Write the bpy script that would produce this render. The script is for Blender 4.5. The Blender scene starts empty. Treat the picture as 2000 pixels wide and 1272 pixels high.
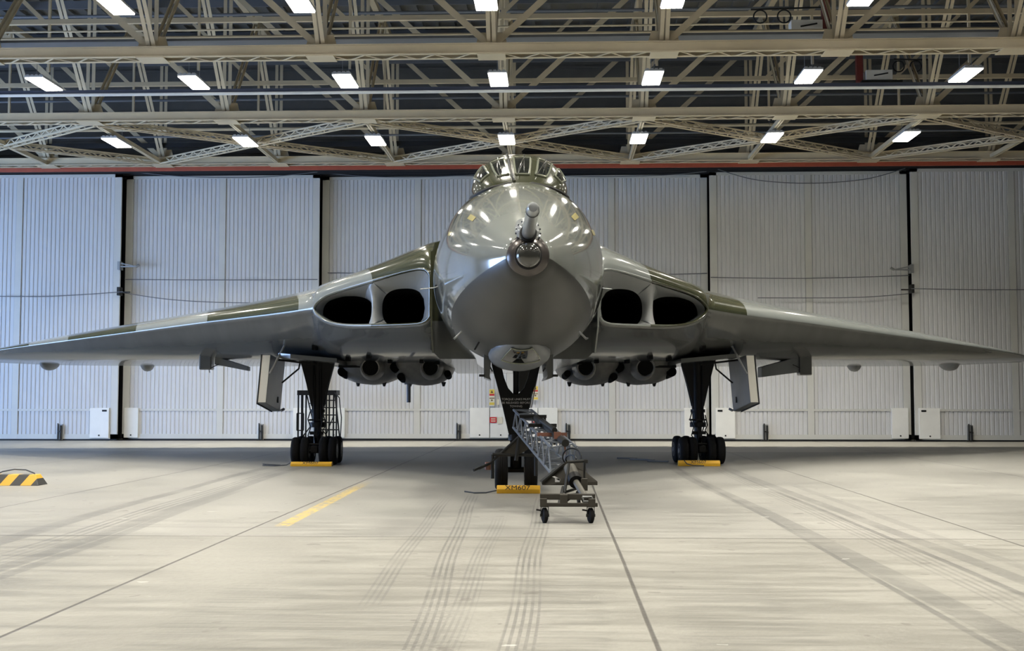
import bpy, bmesh, math, random
from mathutils import Vector, Matrix
random.seed(7)
C = bpy.context.scene
COL = C.collection
PI = math.pi
# ------------------------------------------------------------------ camera
F = 2350.0; VX, VY = 1087.0, 777.0; CH = 1.63
YAW = math.atan((VX - 1000) / F); PITCH = math.atan((VY - 636) / F * math.cos(YAW))
cam = bpy.data.cameras.new('camera'); co = bpy.data.objects.new('camera', cam); COL.objects.link(co)
cam.sensor_width = 36; cam.lens = 36 * F / 2000; cam.clip_end = 300
co.location = (0, 0, CH); co.rotation_euler = (PI / 2 + PITCH, 0, YAW)
C.camera = co
_R = co.rotation_euler.to_matrix()
def U(px, py, Y):
    """the point at distance Y from the camera's wall that the photo shows at px, py"""
    d = _R @ Vector(((px - 1000) / F, -(py - 636) / F, -1))
    return Vector((d.x * Y / d.y, Y, CH + d.z * Y / d.y))
# ------------------------------------------------------------------ view, world, daylight
C.view_settings.view_transform = 'Standard'; C.view_settings.look = 'None'
C.view_settings.gamma = 1; C.view_settings.use_curve_mapping = False
C.view_settings.exposure = 0.0
w = bpy.data.worlds.new('daylight'); C.world = w; w.use_nodes = True
bg = w.node_tree.nodes['Background']; bg.inputs[0].default_value = (0.40, 0.60, 1.0, 1); bg.inputs[1].default_value = 14.0
LAMP = 14.0            # strength of the lamps' diffusers
LAMP_W = 240.0         # power of each lamp's beam
DOOR_L = (-31.5, 17.5, 39.5, 0.0, 7.0)     # side opening: x, y0, y1, z0, z1
la = bpy.data.lights.new('open_side_door', 'AREA'); la.shape = 'RECTANGLE'
la.size = DOOR_L[2] - DOOR_L[1]; la.size_y = DOOR_L[4]; la.cycles.is_portal = True
lo = bpy.data.objects.new('open_side_door', la); COL.objects.link(lo)
lo.location = (DOOR_L[0] + .1, (DOOR_L[1] + DOOR_L[2]) / 2, DOOR_L[4] / 2); lo.rotation_euler = (PI / 2, 0, -PI / 2)

# ------------------------------------------------------------------ materials
def mat(name, col, rough=.5, metal=0, coat=0, noise=0, nscale=3, bump=0, emit=0, spec=.5, stretch=None):
    m = bpy.data.materials.new(name); m.use_nodes = True; nt = m.node_tree; b = nt.nodes['Principled BSDF']
    b.inputs['Base Color'].default_value = (*col, 1); b.inputs['Roughness'].default_value = rough
    b.inputs['Metallic'].default_value = metal; b.inputs['Coat Weight'].default_value = coat
    b.inputs['Coat Roughness'].default_value = .06
    b.inputs['Specular IOR Level'].default_value = spec
    if emit:
        b.inputs['Emission Color'].default_value = (*col, 1); b.inputs['Emission Strength'].default_value = emit
    tc = nt.nodes.new('ShaderNodeTexCoord'); mp = nt.nodes.new('ShaderNodeMapping')
    nt.links.new(tc.outputs['Object'], mp.inputs[0])
    if stretch: mp.inputs['Scale'].default_value = stretch
    nz = nt.nodes.new('ShaderNodeTexNoise'); nz.inputs['Scale'].default_value = nscale; nz.inputs['Detail'].default_value = 5
    nt.links.new(mp.outputs[0], nz.inputs[0])
    n = noise or .06
    mx = nt.nodes.new('ShaderNodeMix'); mx.data_type = 'RGBA'
    mx.inputs[6].default_value = (*[c * (1 - n) for c in col], 1); mx.inputs[7].default_value = (*[min(1, c * (1 + n)) for c in col], 1)
    nt.links.new(nz.outputs[0], mx.inputs[0]); nt.links.new(mx.outputs[2], b.inputs['Base Color'])
    if bump:
        bp = nt.nodes.new('ShaderNodeBump'); bp.inputs['Strength'].default_value = bump; bp.inputs['Distance'].default_value = .01
        nt.links.new(nz.outputs[0], bp.inputs['Height']); nt.links.new(bp.outputs[0], b.inputs['Normal'])
    return m
class NT:
    """small helper to write shader maths as expressions"""
    def __init__(s, m): s.nt = m.node_tree
    def v(s, sock, x):
        if isinstance(x, (int, float)): sock.default_value = x
        else: s.nt.links.new(x, sock)
    def m(s, op, a, b=0., c=0.):
        n = s.nt.nodes.new('ShaderNodeMath'); n.operation = op
        for i, x in enumerate((a, b, c)): s.v(n.inputs[i], x)
        return n.outputs[0]
    def add(s, a, b): return s.m('ADD', a, b)
    def sub(s, a, b): return s.m('SUBTRACT', a, b)
    def mul(s, a, b): return s.m('MULTIPLY', a, b)
    def line(s, x, c, hw, soft):      # 1 on |x-c|<hw, smooth edge
        d = s.m('ABSOLUTE', s.sub(x, c)); n = s.nt.nodes.new('ShaderNodeMapRange'); n.interpolation_type = 'SMOOTHSTEP'
        s.v(n.inputs[0], d); n.inputs[1].default_value = hw; n.inputs[2].default_value = hw + soft; n.inputs[3].default_value = 1; n.inputs[4].default_value = 0
        return n.outputs[0]
    def ramp(s, x, a, b, y0=0., y1=1.):
        n = s.nt.nodes.new('ShaderNodeMapRange'); s.v(n.inputs[0], x)
        for i, q in enumerate((a, b, y0, y1)): n.inputs[i + 1].default_value = q
        n.interpolation_type = 'SMOOTHSTEP'
        return n.outputs[0]
    def noise(s, vec, scale, detail=4, stretch=(1, 1, 1), rough=.5):
        mp = s.nt.nodes.new('ShaderNodeMapping'); mp.inputs['Scale'].default_value = stretch; s.nt.links.new(vec, mp.inputs[0])
        n = s.nt.nodes.new('ShaderNodeTexNoise'); n.inputs['Scale'].default_value = scale; n.inputs['Detail'].default_value = detail
        n.inputs['Roughness'].default_value = rough
        s.nt.links.new(mp.outputs[0], n.inputs[0]); return n.outputs[0]
    def mix(s, f, a, b):
        n = s.nt.nodes.new('ShaderNodeMix'); n.data_type = 'RGBA'; s.v(n.inputs[0], f)
        for i, x in ((6, a), (7, b)):
            if isinstance(x, tuple): n.inputs[i].default_value = (*x, 1)
            else: s.nt.links.new(x, n.inputs[i])
        return n.outputs[2]
def blank(name, rough=.5, coat=0):
    m = bpy.data.materials.new(name); m.use_nodes = True; b = m.node_tree.nodes['Principled BSDF']
    b.inputs['Roughness'].default_value = rough; b.inputs['Coat Weight'].default_value = coat; b.inputs['Coat Roughness'].default_value = .05
    n = NT(m); tc = m.node_tree.nodes.new('ShaderNodeTexCoord'); sp = m.node_tree.nodes.new('ShaderNodeSeparateXYZ')
    m.node_tree.links.new(tc.outputs['Object'], sp.inputs[0])
    return m, b, n, tc.outputs['Object'], sp.outputs[0], sp.outputs[1], sp.outputs[2]

GREEN = (.040, .043, .022); LGREY = (.20, .215, .205); UGREY = (.20, .21, .21)
M = {}
M['steel'] = mat('cream painted steel', (.62, .53, .37), .5, noise=.12, nscale=2)
M['steel_dark'] = mat('grey painted steel', (.17, .18, .20), .5)
M['rail_blue'] = mat('dark blue painted rail', (.07, .08, .12), .5)
M['red_beam'] = mat('red oxide beam', (.40, .085, .045), .6, noise=.2)
M['white_paint'] = mat('white painted metal', (.80, .80, .77), .45)
M['door_white'] = mat('pale painted cladding', (.60, .605, .615), .5, noise=.07, nscale=.8, stretch=(1.5, 1.5, .25))
M['frame_cream'] = mat('pale door frame paint', (.58, .58, .55), .5, noise=.1, nscale=1.2)
M['black_gap'] = mat('black rubber seal', (.012, .012, .013), .7)
M['dark_metal'] = mat('dark weathered metal', (.025, .025, .024), .5, .3, spec=.3)
M['galv'] = mat('galvanised metal', (.32, .33, .33), .4, .6)
M['tyre'] = mat('black tyre rubber', (.008, .008, .0085), .8, spec=.15, bump=.2, nscale=40)
M['gear_black'] = mat('black gloss gear paint', (.005, .005, .0055), .45, spec=.2)
M['hub'] = mat('grey wheel hub', (.16, .16, .16), .4, .5)
M['chrome'] = mat('bright metal', (.62, .62, .62), .18, 1)
M['probe_grey'] = mat('grey probe metal', (.36, .38, .39), .28, .5, coat=.5)
M['thimble'] = mat('dark glossy dome', (.045, .045, .04), .08, 0, coat=1)
M['collar'] = mat('brown grey metal collar', (.085, .075, .07), .25, .5)
M['yellow'] = mat('yellow chock paint', (.72, .40, .02), .5, noise=.12)
M['black_text'] = mat('black stencil paint', (.02, .018, .016), .6)
M['white_text'] = mat('white stencil paint', (.5, .5, .5), .6)
M['rope'] = mat('blue grey rope', (.06, .07, .09), .8)
M['cable'] = mat('grey cable', (.14, .15, .17), .7)
M['glass'] = mat('dark cockpit glass', (.012, .014, .012), .05, 0, coat=1)
M['canopy'] = mat('dark green gloss paint', GREEN, .22, 0, coat=.8)
M['win_frame'] = mat('worn window frame metal', (.22, .23, .18), .25, .4)
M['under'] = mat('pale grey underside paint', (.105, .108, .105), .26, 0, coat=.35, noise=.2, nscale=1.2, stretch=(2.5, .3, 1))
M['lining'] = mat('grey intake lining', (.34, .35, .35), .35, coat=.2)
M['duct'] = mat('shade black duct', (.006, .006, .006), .8, spec=.1)  # darkness inside the ducts and scoop mouths, put into the colour
M['bulge'] = mat('stained grey engine cowling', (.28, .275, .26), .4, noise=.45, nscale=3, stretch=(2, .5, 2))
M['door_grey'] = mat('grey gear door paint', (.15, .16, .17), .4, noise=.15, nscale=4)
M['door_white2'] = mat('white inner door paint', (.66, .64, .58), .5)
M['ladder'] = mat('grey blue lattice paint', (.10, .115, .14), .45, noise=.2)
M['olive'] = mat('olive drab paint', (.036, .032, .025), .55, noise=.3, spec=.3)
M['ram_grey'] = mat('dull grey ram paint', (.10, .095, .08), .5, spec=.3)
M['rust'] = mat('rusty brown steel', (.17, .07, .045), .6, noise=.3)
M['nose_mark'] = mat('faded yellow marking', (.38, .33, .13), .3, coat=.5, noise=.3, nscale=9)
M['sign_y'] = mat('yellow sign', (.75, .58, .10), .5)
M['sign_r'] = mat('red sign', (.60, .03, .035), .5)
M['sign_w'] = mat('cream sign', (.72, .68, .55), .5)
M['sign_k'] = mat('dark sign band', (.14, .09, .03), .5)
M['lamp_body'] = mat('white lamp housing', (.55, .56, .58), .4)
M['unit_red'] = mat('dark red enamel', (.16, .03, .025), .5)
M['side_wall'] = mat('grey side cladding', (.22, .22, .22), .7)
M['gable'] = mat('dark grey gable sheeting', (.16, .155, .145), .7, noise=.15)
M['roof'] = mat('dark grey roof sheeting', (.185, .18, .17), .7, noise=.15)
m = bpy.data.materials.new('lamp diffuser'); m.use_nodes = True; b = m.node_tree.nodes['Principled BSDF']
b.inputs['Base Color'].default_value = (.8, .8, .8, 1); b.inputs['Emission Color'].default_value = (1, .95, .84, 1); b.inputs['Emission Strength'].default_value = LAMP
M['lamp'] = m

# concrete floor: slab joints, tyre tracks, worn yellow line
def floor_mat():
    m, b, n, vec, x, y, z = blank('worn concrete floor', .42)
    big = n.noise(vec, .35, 5, (1, .6, 1)); streak = n.noise(vec, 1.4, 5, (.5, 3.2, 1), .6); fine = n.noise(vec, 14, 4)
    wob = n.mul(n.sub(n.noise(vec, .09, 1), .5), .5)
    v = n.add(n.mul(big, .5), n.mul(streak, .5))
    base = n.mix(n.ramp(v, .34, .66), (.165, .158, .137), (.275, .266, .235))
    base = n.mix(n.mul(n.ramp(fine, .45, .75), .3), base, (.17, .16, .135))
    # lit floor beyond the wing's shadow edge, painted as a paler strip by the doors
    lit_strip = n.ramp(y, 36.35, 36.5); base = n.mix(n.mul(lit_strip, .75), base, (.42, .40, .335))
    tone = n.ramp(y, 14.1, 14.25, 0, 1); base = n.mix(n.mul(tone, .12), base, (.40, .40, .39))
    dark = 0
    def track(c, drift, hw, st, y0, y1, rib=0, soft=.02):
        xx = n.sub(n.sub(x, n.mul(n.sub(y, 8.0), drift)), wob)
        p = n.line(xx, c, hw, soft)
        if rib: p = n.mul(p, n.ramp(n.m('SINE', n.mul(xx, 2 * PI / rib)), -.2, .5))
        p = n.mul(p, n.mul(n.ramp(y, y0, y0 + 1), n.ramp(y, y1, y1 + 2, 1, 0)))
        p = n.mul(p, n.ramp(n.noise(vec, 2.2, 3, (1, .35, 1)), .25, .6, .35, 1))
        return n.mul(p, st)
    T = [(-.90, -.045, .105, .42, 0, 19, .055), (-.26, .000, .11, .42, 0, 19, .055), (-.72, -.01, .09, .30, 0, 15, .045), (-1.42, -.035, .09, .35, 9, 18, .05),
         (-6.10, -.035, .10, .38, 0, 27, 0), (-6.32, -.02, .07, .30, 0, 27, 0), (-5.55, -.03, .17, .44, 0, 27, .11), (-5.18, -.04, .1, .38, 0, 27, 0), (-4.90, -.05, .07, .32, 0, 20, 0),
         (2.86, -.004, .025, .55, 0, 27, 0), (3.10, -.02, .13, .36, 0, 27, 0), (3.62, .008, .16, .28, 0, 27, .08), (3.84, 0, .03, .55, 0, 27, 0), (4.16, -.01, .09, .36, 0, 27, 0), (4.45, 0, .07, .2, 0, 22, 0)]
    for c, d, hw, st, y0, y1, rib in T:
        dark = n.m('MAXIMUM', dark, track(c, d, hw, st, y0, y1, rib))
    # sweeping machine marks: short cross bars
    for cx, yy0, yy1, hw in ((-2.35, 6, 11.3, .42), (-1.35, 5, 10.2, .5), (.05, 6, 11.6, .26), (1.35, 6, 11.6, .42)):
        q = n.mul(n.line(n.sub(x, n.mul(n.sub(n.noise(vec, 5, 3, (.01, 1, 1)), .5), .5)), cx, hw, .12), n.mul(n.ramp(y, yy0, yy0 + 1), n.ramp(y, yy1 - 1.2, yy1, 1, 0)))
        q = n.mul(q, n.ramp(n.noise(vec, 9, 2, (.12, 1.6, 1)), .42, .6))
        dark = n.m('MAXIMUM', dark, n.mul(q, .22))
    base = n.mix(dark, base, (.04, .04, .042))
    sp = n.mul(n.ramp(n.noise(vec, 3.1, 2), .70, .71), .5); base = n.mix(sp, base, (.10, .09, .08))
    sp = n.mul(n.ramp(n.noise(vec, 2.3, 3, (1, 1.7, 1)), .735, .74), .4); base = n.mix(sp, base, (.6, .6, .56))
    # joints; the last cross line draws the wing's shadow edge
    j = 0
    for k in range(-7, 8):
        j = n.m('MAXIMUM', j, n.line(n.add(x, n.mul(wob, .12)), .66 + 4.46 * k, .010, .012))
    for yy, s in ((14.17, .95), (15.14, .45), (9.95, .12), (26.0, .2), (36.4, .7)):
        j = n.m('MAXIMUM', j, n.mul(n.line(n.add(y, n.mul(wob, .1)), yy, .016, .014), s))
    base = n.mix(n.mul(j, .85), base, (.05, .045, .04))
    yl = n.mul(n.line(n.add(x, n.mul(n.sub(y, 15), .02)), -3.49, .085, .02), n.mul(n.ramp(y, 15.25, 15.35), n.ramp(y, 20.5, 24.0, 1, 0)))
    yl = n.mul(yl, n.ramp(n.noise(vec, 7, 4, (1.5, 1, 1)), .40, .56, .15, .8))
    base = n.mix(yl, base, (.50, .36, .08))
    m.node_tree.links.new(base, b.inputs['Base Color'])
    rg = n.ramp(v, .3, .7, .38, .55); m.node_tree.links.new(rg, b.inputs['Roughness'])
    bp = m.node_tree.nodes.new('ShaderNodeBump'); bp.inputs['Strength'].default_value = .25; bp.inputs['Distance'].default_value = .02
    m.node_tree.links.new(n.sub(fine, j), bp.inputs['Height']); m.node_tree.links.new(bp.outputs[0], b.inputs['Normal'])
    return m
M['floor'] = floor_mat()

def camo_mat():      # wing tops: grey and green patches that wrap the leading edge
    m, b, n, vec, x, y, z = blank('camouflage gloss paint', .20, .7)
    xx = n.add(n.add(x, n.mul(n.sub(y, n.add(n.mul(n.m('ABSOLUTE', x), .86), 6.4)), .25)), n.mul(n.sub(n.noise(vec, .35, 1), .5), .5))
    cr = m.node_tree.nodes.new('ShaderNodeValToRGB'); cr.color_ramp.interpolation = 'CONSTANT'
    pts = [(-20, 'n'), (-15.1, 'g'), (-13.55, 'n'), (-11.9, 'g'), (-9.6, 'n'), (-7.3, 'g'), (-4.75, 'n'), (-3.0, 'g'), (0, 'n'), (2.75, 'g'), (5.6, 'n'), (15.4, 'g')]
    e = cr.color_ramp.elements
    while len(e) > 1: e.remove(e[-1])
    for i, (p, k) in enumerate(pts):
        q = e[0] if i == 0 else e.new((p + 20) / 40)
        q.position = (p + 20) / 40; q.color = (*(GREEN if k == 'g' else LGREY), 1)
    m.node_tree.links.new(n.m('DIVIDE', n.add(xx, 20), 40), cr.inputs[0])
    m.node_tree.links.new(cr.outputs[0], b.inputs['Base Color'])
    return m
M['camo'] = camo_mat()
def fus_mat():       # nose grey, green behind the arc under the canopy, darker radome below
    m, b, n, vec, x, y, z = blank('fuselage gloss paint', .13, 1.0)
    arc = n.add(y, n.mul(n.sub(5.2, z), .55))
    col = n.mix(n.ramp(arc, 3.06, 3.07), (.20, .212, .185), GREEN)
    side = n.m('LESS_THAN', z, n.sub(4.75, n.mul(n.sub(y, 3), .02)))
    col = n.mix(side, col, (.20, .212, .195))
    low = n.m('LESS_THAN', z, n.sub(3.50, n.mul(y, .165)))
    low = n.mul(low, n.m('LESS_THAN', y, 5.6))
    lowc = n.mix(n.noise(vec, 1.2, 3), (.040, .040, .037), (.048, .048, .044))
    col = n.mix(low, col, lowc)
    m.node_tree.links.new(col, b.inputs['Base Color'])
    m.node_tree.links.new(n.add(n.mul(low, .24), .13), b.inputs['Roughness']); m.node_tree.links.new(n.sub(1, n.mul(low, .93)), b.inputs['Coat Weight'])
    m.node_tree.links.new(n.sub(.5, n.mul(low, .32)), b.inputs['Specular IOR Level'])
    b.inputs['Coat Roughness'].default_value = .07
    return m
M['fus'] = fus_mat()
def stripe_mat():
    m, b, n, vec, x, y, z = blank('black and yellow striped paint', .5)
    s = n.m('SINE', n.mul(n.sub(x, n.mul(z, .7)), 2 * PI / .40))
    m.node_tree.links.new(n.mix(n.m('GREATER_THAN', s, 0), (.04, .04, .04), (.68, .38, .04)), b.inputs['Base Color'])
    return m
M['stripe'] = stripe_mat()

# ------------------------------------------------------------------ mesh helpers
class MB:
    def __init__(s): s.b = bmesh.new(); s.mi = 0
    def faces(s, vs, fs):
        v = [s.b.verts.new(p) for p in vs]
        for f in fs:
            try: s.b.faces.new([v[i] for i in f]).material_index = s.mi
            except ValueError: pass
        return s
    def box(s, x0, x1, y0, y1, z0, z1):
        p = [(x, y, z) for z in (z0, z1) for y in (y0, y1) for x in (x0, x1)]
        return s.faces(p, [(0, 2, 3, 1), (4, 5, 7, 6), (0, 1, 5, 4), (2, 6, 7, 3), (0, 4, 6, 2), (1, 3, 7, 5)])
    def prism(s, pts, d):          # closed outline pts (3D), extruded by vector d
        d = Vector(d); n = len(pts); a = [Vector(p) for p in pts]
        return s.faces(a + [p + d for p in a], [tuple(range(n))[::-1], tuple(range(n, 2 * n))] + [(i, (i + 1) % n, n + (i + 1) % n, n + i) for i in range(n)])
    def bar(s, p, q, wd, hg=None, up=(0, 0, 1)):     # rectangular bar between two points
        p, q = Vector(p), Vector(q); hg = hg or wd; d = (q - p).normalized(); u = Vector(up)
        if abs(d.dot(u)) > .97: u = Vector((0, 1, 0)) if abs(d.y) < .9 else Vector((1, 0, 0))
        r = d.cross(u).normalized(); u = r.cross(d)
        vs = [c + r * (a * wd / 2) + u * (b_ * hg / 2) for c in (p, q) for a, b_ in ((-1, -1), (1, -1), (1, 1), (-1, 1))]
        return s.faces(vs, [(3, 2, 1, 0), (4, 5, 6, 7)] + [(i, (i + 1) % 4, 4 + (i + 1) % 4, 4 + i) for i in range(4)])
    def angle(s, p, q, wd, up=(0, 0, 1)):   # a pair of back to back angles: a T section
        p, q = Vector(p), Vector(q); d = (q - p).normalized(); u = Vector(up)
        if abs(d.dot(u)) > .97: u = Vector((0, 1, 0))
        r = d.cross(u).normalized(); u = r.cross(d)
        s.bar(p - u * wd * .45, q - u * wd * .45, wd, wd * .12, u); s.bar(p, q, wd * .16, wd * .9, u); return s
    def tube(s, pts, r, n=10, caps=True):
        pts = [Vector(p) for p in pts]; rs = r if isinstance(r, (list, tuple)) else [r] * len(pts)
        prev = None; rings = []
        for i, p in enumerate(pts):
            t = (pts[min(i + 1, len(pts) - 1)] - pts[max(i - 1, 0)]).normalized()
            if prev is None: a = t.orthogonal().normalized()
            else: a = (prev - t * prev.dot(t)).normalized()
            prev = a; c = t.cross(a)
            rings.append([s.b.verts.new(p + (a * math.cos(k * 2 * PI / n) + c * math.sin(k * 2 * PI / n)) * rs[i]) for k in range(n)])
        for A, B in zip(rings, rings[1:]):
            for k in range(n): s.b.faces.new((A[k], A[(k + 1) % n], B[(k + 1) % n], B[k])).material_index = s.mi
        if caps:
            s.b.faces.new(rings[0][::-1]).material_index = s.mi; s.b.faces.new(rings[-1]).material_index = s.mi
        return s
    def loft(s, rings, closed=True, c0=True, c1=True):
        R = [[s.b.verts.new(p) for p in r] for r in rings]; n = len(R[0])
        for A, B in zip(R, R[1:]):
            for k in range(n if closed else n - 1):
                try: s.b.faces.new((A[k], A[(k + 1) % n], B[(k + 1) % n], B[k])).material_index = s.mi
                except ValueError: pass
        if c0 and closed: s.b.faces.new(R[0][::-1]).material_index = s.mi
        if c1 and closed: s.b.faces.new(R[-1]).material_index = s.mi
        return s
    def lathe(s, prof, c, axis, n=32, caps=True):      # prof = [(distance along axis, radius)]
        c = Vector(c); axis = Vector(axis).normalized(); a = axis.orthogonal().normalized(); b_ = axis.cross(a)
        rs = [[c + axis * t + (a * math.cos(k * 2 * PI / n) + b_ * math.sin(k * 2 * PI / n)) * max(r, 1e-4) for k in range(n)] for t, r in prof]
        return s.loft(rs, c0=caps, c1=caps)
    def out(s, name, mats, parent=None, smooth=35, bevel=0):
        b_ = s.b; bmesh.ops.remove_doubles(b_, verts=b_.verts, dist=1e-5); bmesh.ops.recalc_face_normals(b_, faces=b_.faces)
        me = bpy.data.meshes.new(name); b_.to_mesh(me); b_.free()
        for m_ in (mats if isinstance(mats, (list, tuple)) else [mats]): me.materials.append(M[m_])
        if smooth:
            me.shade_smooth()
            me.set_sharp_from_angle(angle=math.radians(smooth))
        o = bpy.data.objects.new(name, me); COL.objects.link(o)
        if parent: o.parent = parent
        if bevel:
            md = o.modifiers.new('bevel', 'BEVEL'); md.width = bevel; md.segments = 2; md.limit_method = 'ANGLE'
        return o
def tag(o, label=None, cat=None, group=None, kind=None):
    if label: o['label'] = label
    if cat: o['category'] = cat
    if group: o['group'] = group
    if kind: o['kind'] = kind
    return o
def empty(name, loc=(0, 0, 0), rz=0, **k):
    o = bpy.data.objects.new(name, None); COL.objects.link(o); o.location = loc; o.rotation_euler = (0, 0, rz); o.empty_display_size = .2
    return tag(o, **k)
def copy_tree(o, parent=None):
    c = o.copy(); COL.objects.link(c)
    if parent: c.parent = parent
    for ch in list(o.children): copy_tree(ch, c)
    return c
def text(s_, size, loc, rot, m_, parent=None, name='lettering', extrude=.002, sx=1):
    cu = bpy.data.curves.new(name, 'FONT'); cu.body = s_; cu.size = size; cu.align_x = 'CENTER'; cu.align_y = 'CENTER'; cu.extrude = extrude
    t = bpy.data.objects.new('tmp', cu); COL.objects.link(t)
    dg = bpy.context.evaluated_depsgraph_get(); me = bpy.data.meshes.new_from_object(t.evaluated_get(dg))
    bpy.data.objects.remove(t); me.materials.clear(); me.materials.append(M[m_]); me.name = name
    o = bpy.data.objects.new(name, me); COL.objects.link(o); o.location = loc; o.rotation_euler = rot; o.scale = (sx, 1, 1)
    if parent: o.parent = parent
    return o
def struct(name, mb, mats, parent=None, label=None, cat=None, smooth=35):
    o = mb.out(name, mats, parent, smooth)
    if not parent: tag(o, label, cat, kind='structure')
    return o
def lerp(a, b, t): return a + (b - a) * t
def interp(pts, x):          # smooth curve through (x, y) points
    if x <= pts[0][0]: return pts[0][1]
    if x >= pts[-1][0]: return pts[-1][1]
    i = 0
    while pts[i + 1][0] < x: i += 1
    def sl(j):
        if j <= 0: return (pts[1][1] - pts[0][1]) / (pts[1][0] - pts[0][0])
        if j >= len(pts) - 1: return (pts[-1][1] - pts[-2][1]) / (pts[-1][0] - pts[-2][0])
        a = (pts[j][1] - pts[j - 1][1]) / (pts[j][0] - pts[j - 1][0]); b_ = (pts[j + 1][1] - pts[j][1]) / (pts[j + 1][0] - pts[j][0])
        return 0 if a * b_ <= 0 else 2 * a * b_ / (a + b_)
    h = pts[i + 1][0] - pts[i][0]; t = (x - pts[i][0]) / h; a, b_ = pts[i][1], pts[i + 1][1]; m0, m1 = sl(i) * h, sl(i + 1) * h
    return (2*t**3 - 3*t*t + 1) * a + (t**3 - 2*t*t + t) * m0 + (-2*t**3 + 3*t*t) * b_ + (t**3 - t*t) * m1

# ------------------------------------------------------------------ hangar shell
XL, XR, YB, YF, ZR = -31.5, 31.5, -24.0, 47.2, 15.6
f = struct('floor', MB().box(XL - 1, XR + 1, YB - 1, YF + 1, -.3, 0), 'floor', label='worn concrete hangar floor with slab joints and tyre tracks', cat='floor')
rb = MB().box(XL - 1, XR + 1, YB - 1, YF + 1, ZR + .12, ZR + .3)
x = XL
while x < XR: rb.box(x, x + .12, YB, YF, ZR, ZR + .13); x += .6
struct('ceiling', rb, 'roof', label='dark grey ribbed roof sheeting above the trusses', cat='ceiling')
struct('wall_right', MB().box(XR, XR + .3, YB, YF, 0, ZR), 'side_wall', label='grey side wall to the right', cat='wall')
struct('wall_rear', MB().box(XL, XR, YB - .3, YB, 0, ZR), 'steel_dark', label='dark wall behind the viewer', cat='wall')
a = DOOR_L
struct('wall_left', MB().box(XL - .3, XL, YB, a[1], 0, ZR).box(XL - .3, XL, a[2], YF, 0, ZR).box(XL - .3, XL, a[1], a[2], a[4], ZR),
       'side_wall', label='grey side wall to the left with a doorway to daylight', cat='wall')
struct('wall_front', MB().box(XL, XR, YF, YF + .3, 0, ZR), 'black_gap', label='dark wall behind the sliding doors', cat='wall')
tm = MB().box(XL, XR, 46.62, YF, 10.36, ZR)
for i in range(9): tm.box(XL, XR, 46.56, 46.62, 10.7 + i * .55, 10.78 + i * .55)
struct('trim_4', tm, 'gable', label='dark grey ribbed gable sheeting above the sliding doors', cat='gable')
struct('trim_1', MB().box(XL, XR, 44.95, 45.05, 10.27, 10.41).box(XL, XR, 44.9, 45.1, 10.41, 10.43), 'red_beam', label='red oxide beam running above the doors', cat='beam')
tm = MB().box(XL, XR, 45.1, 46.6, 10.33, 10.40)
for yy in (45.3, 45.75, 46.2): tm.box(XL, XR, yy - .13, yy - .08, 10.24, 10.33)
struct('trim_2', tm, 'black_gap', label='black door track housing under the red beam', cat='door track')
fm = MB()
for yy in (45.3, 45.75, 46.2): fm.box(XL, XR, yy - .045, yy + .045, 0.0005, .012)
struct('trim_3', fm, 'dark_metal', label='steel floor rails under the sliding doors', cat='rail')

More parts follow.
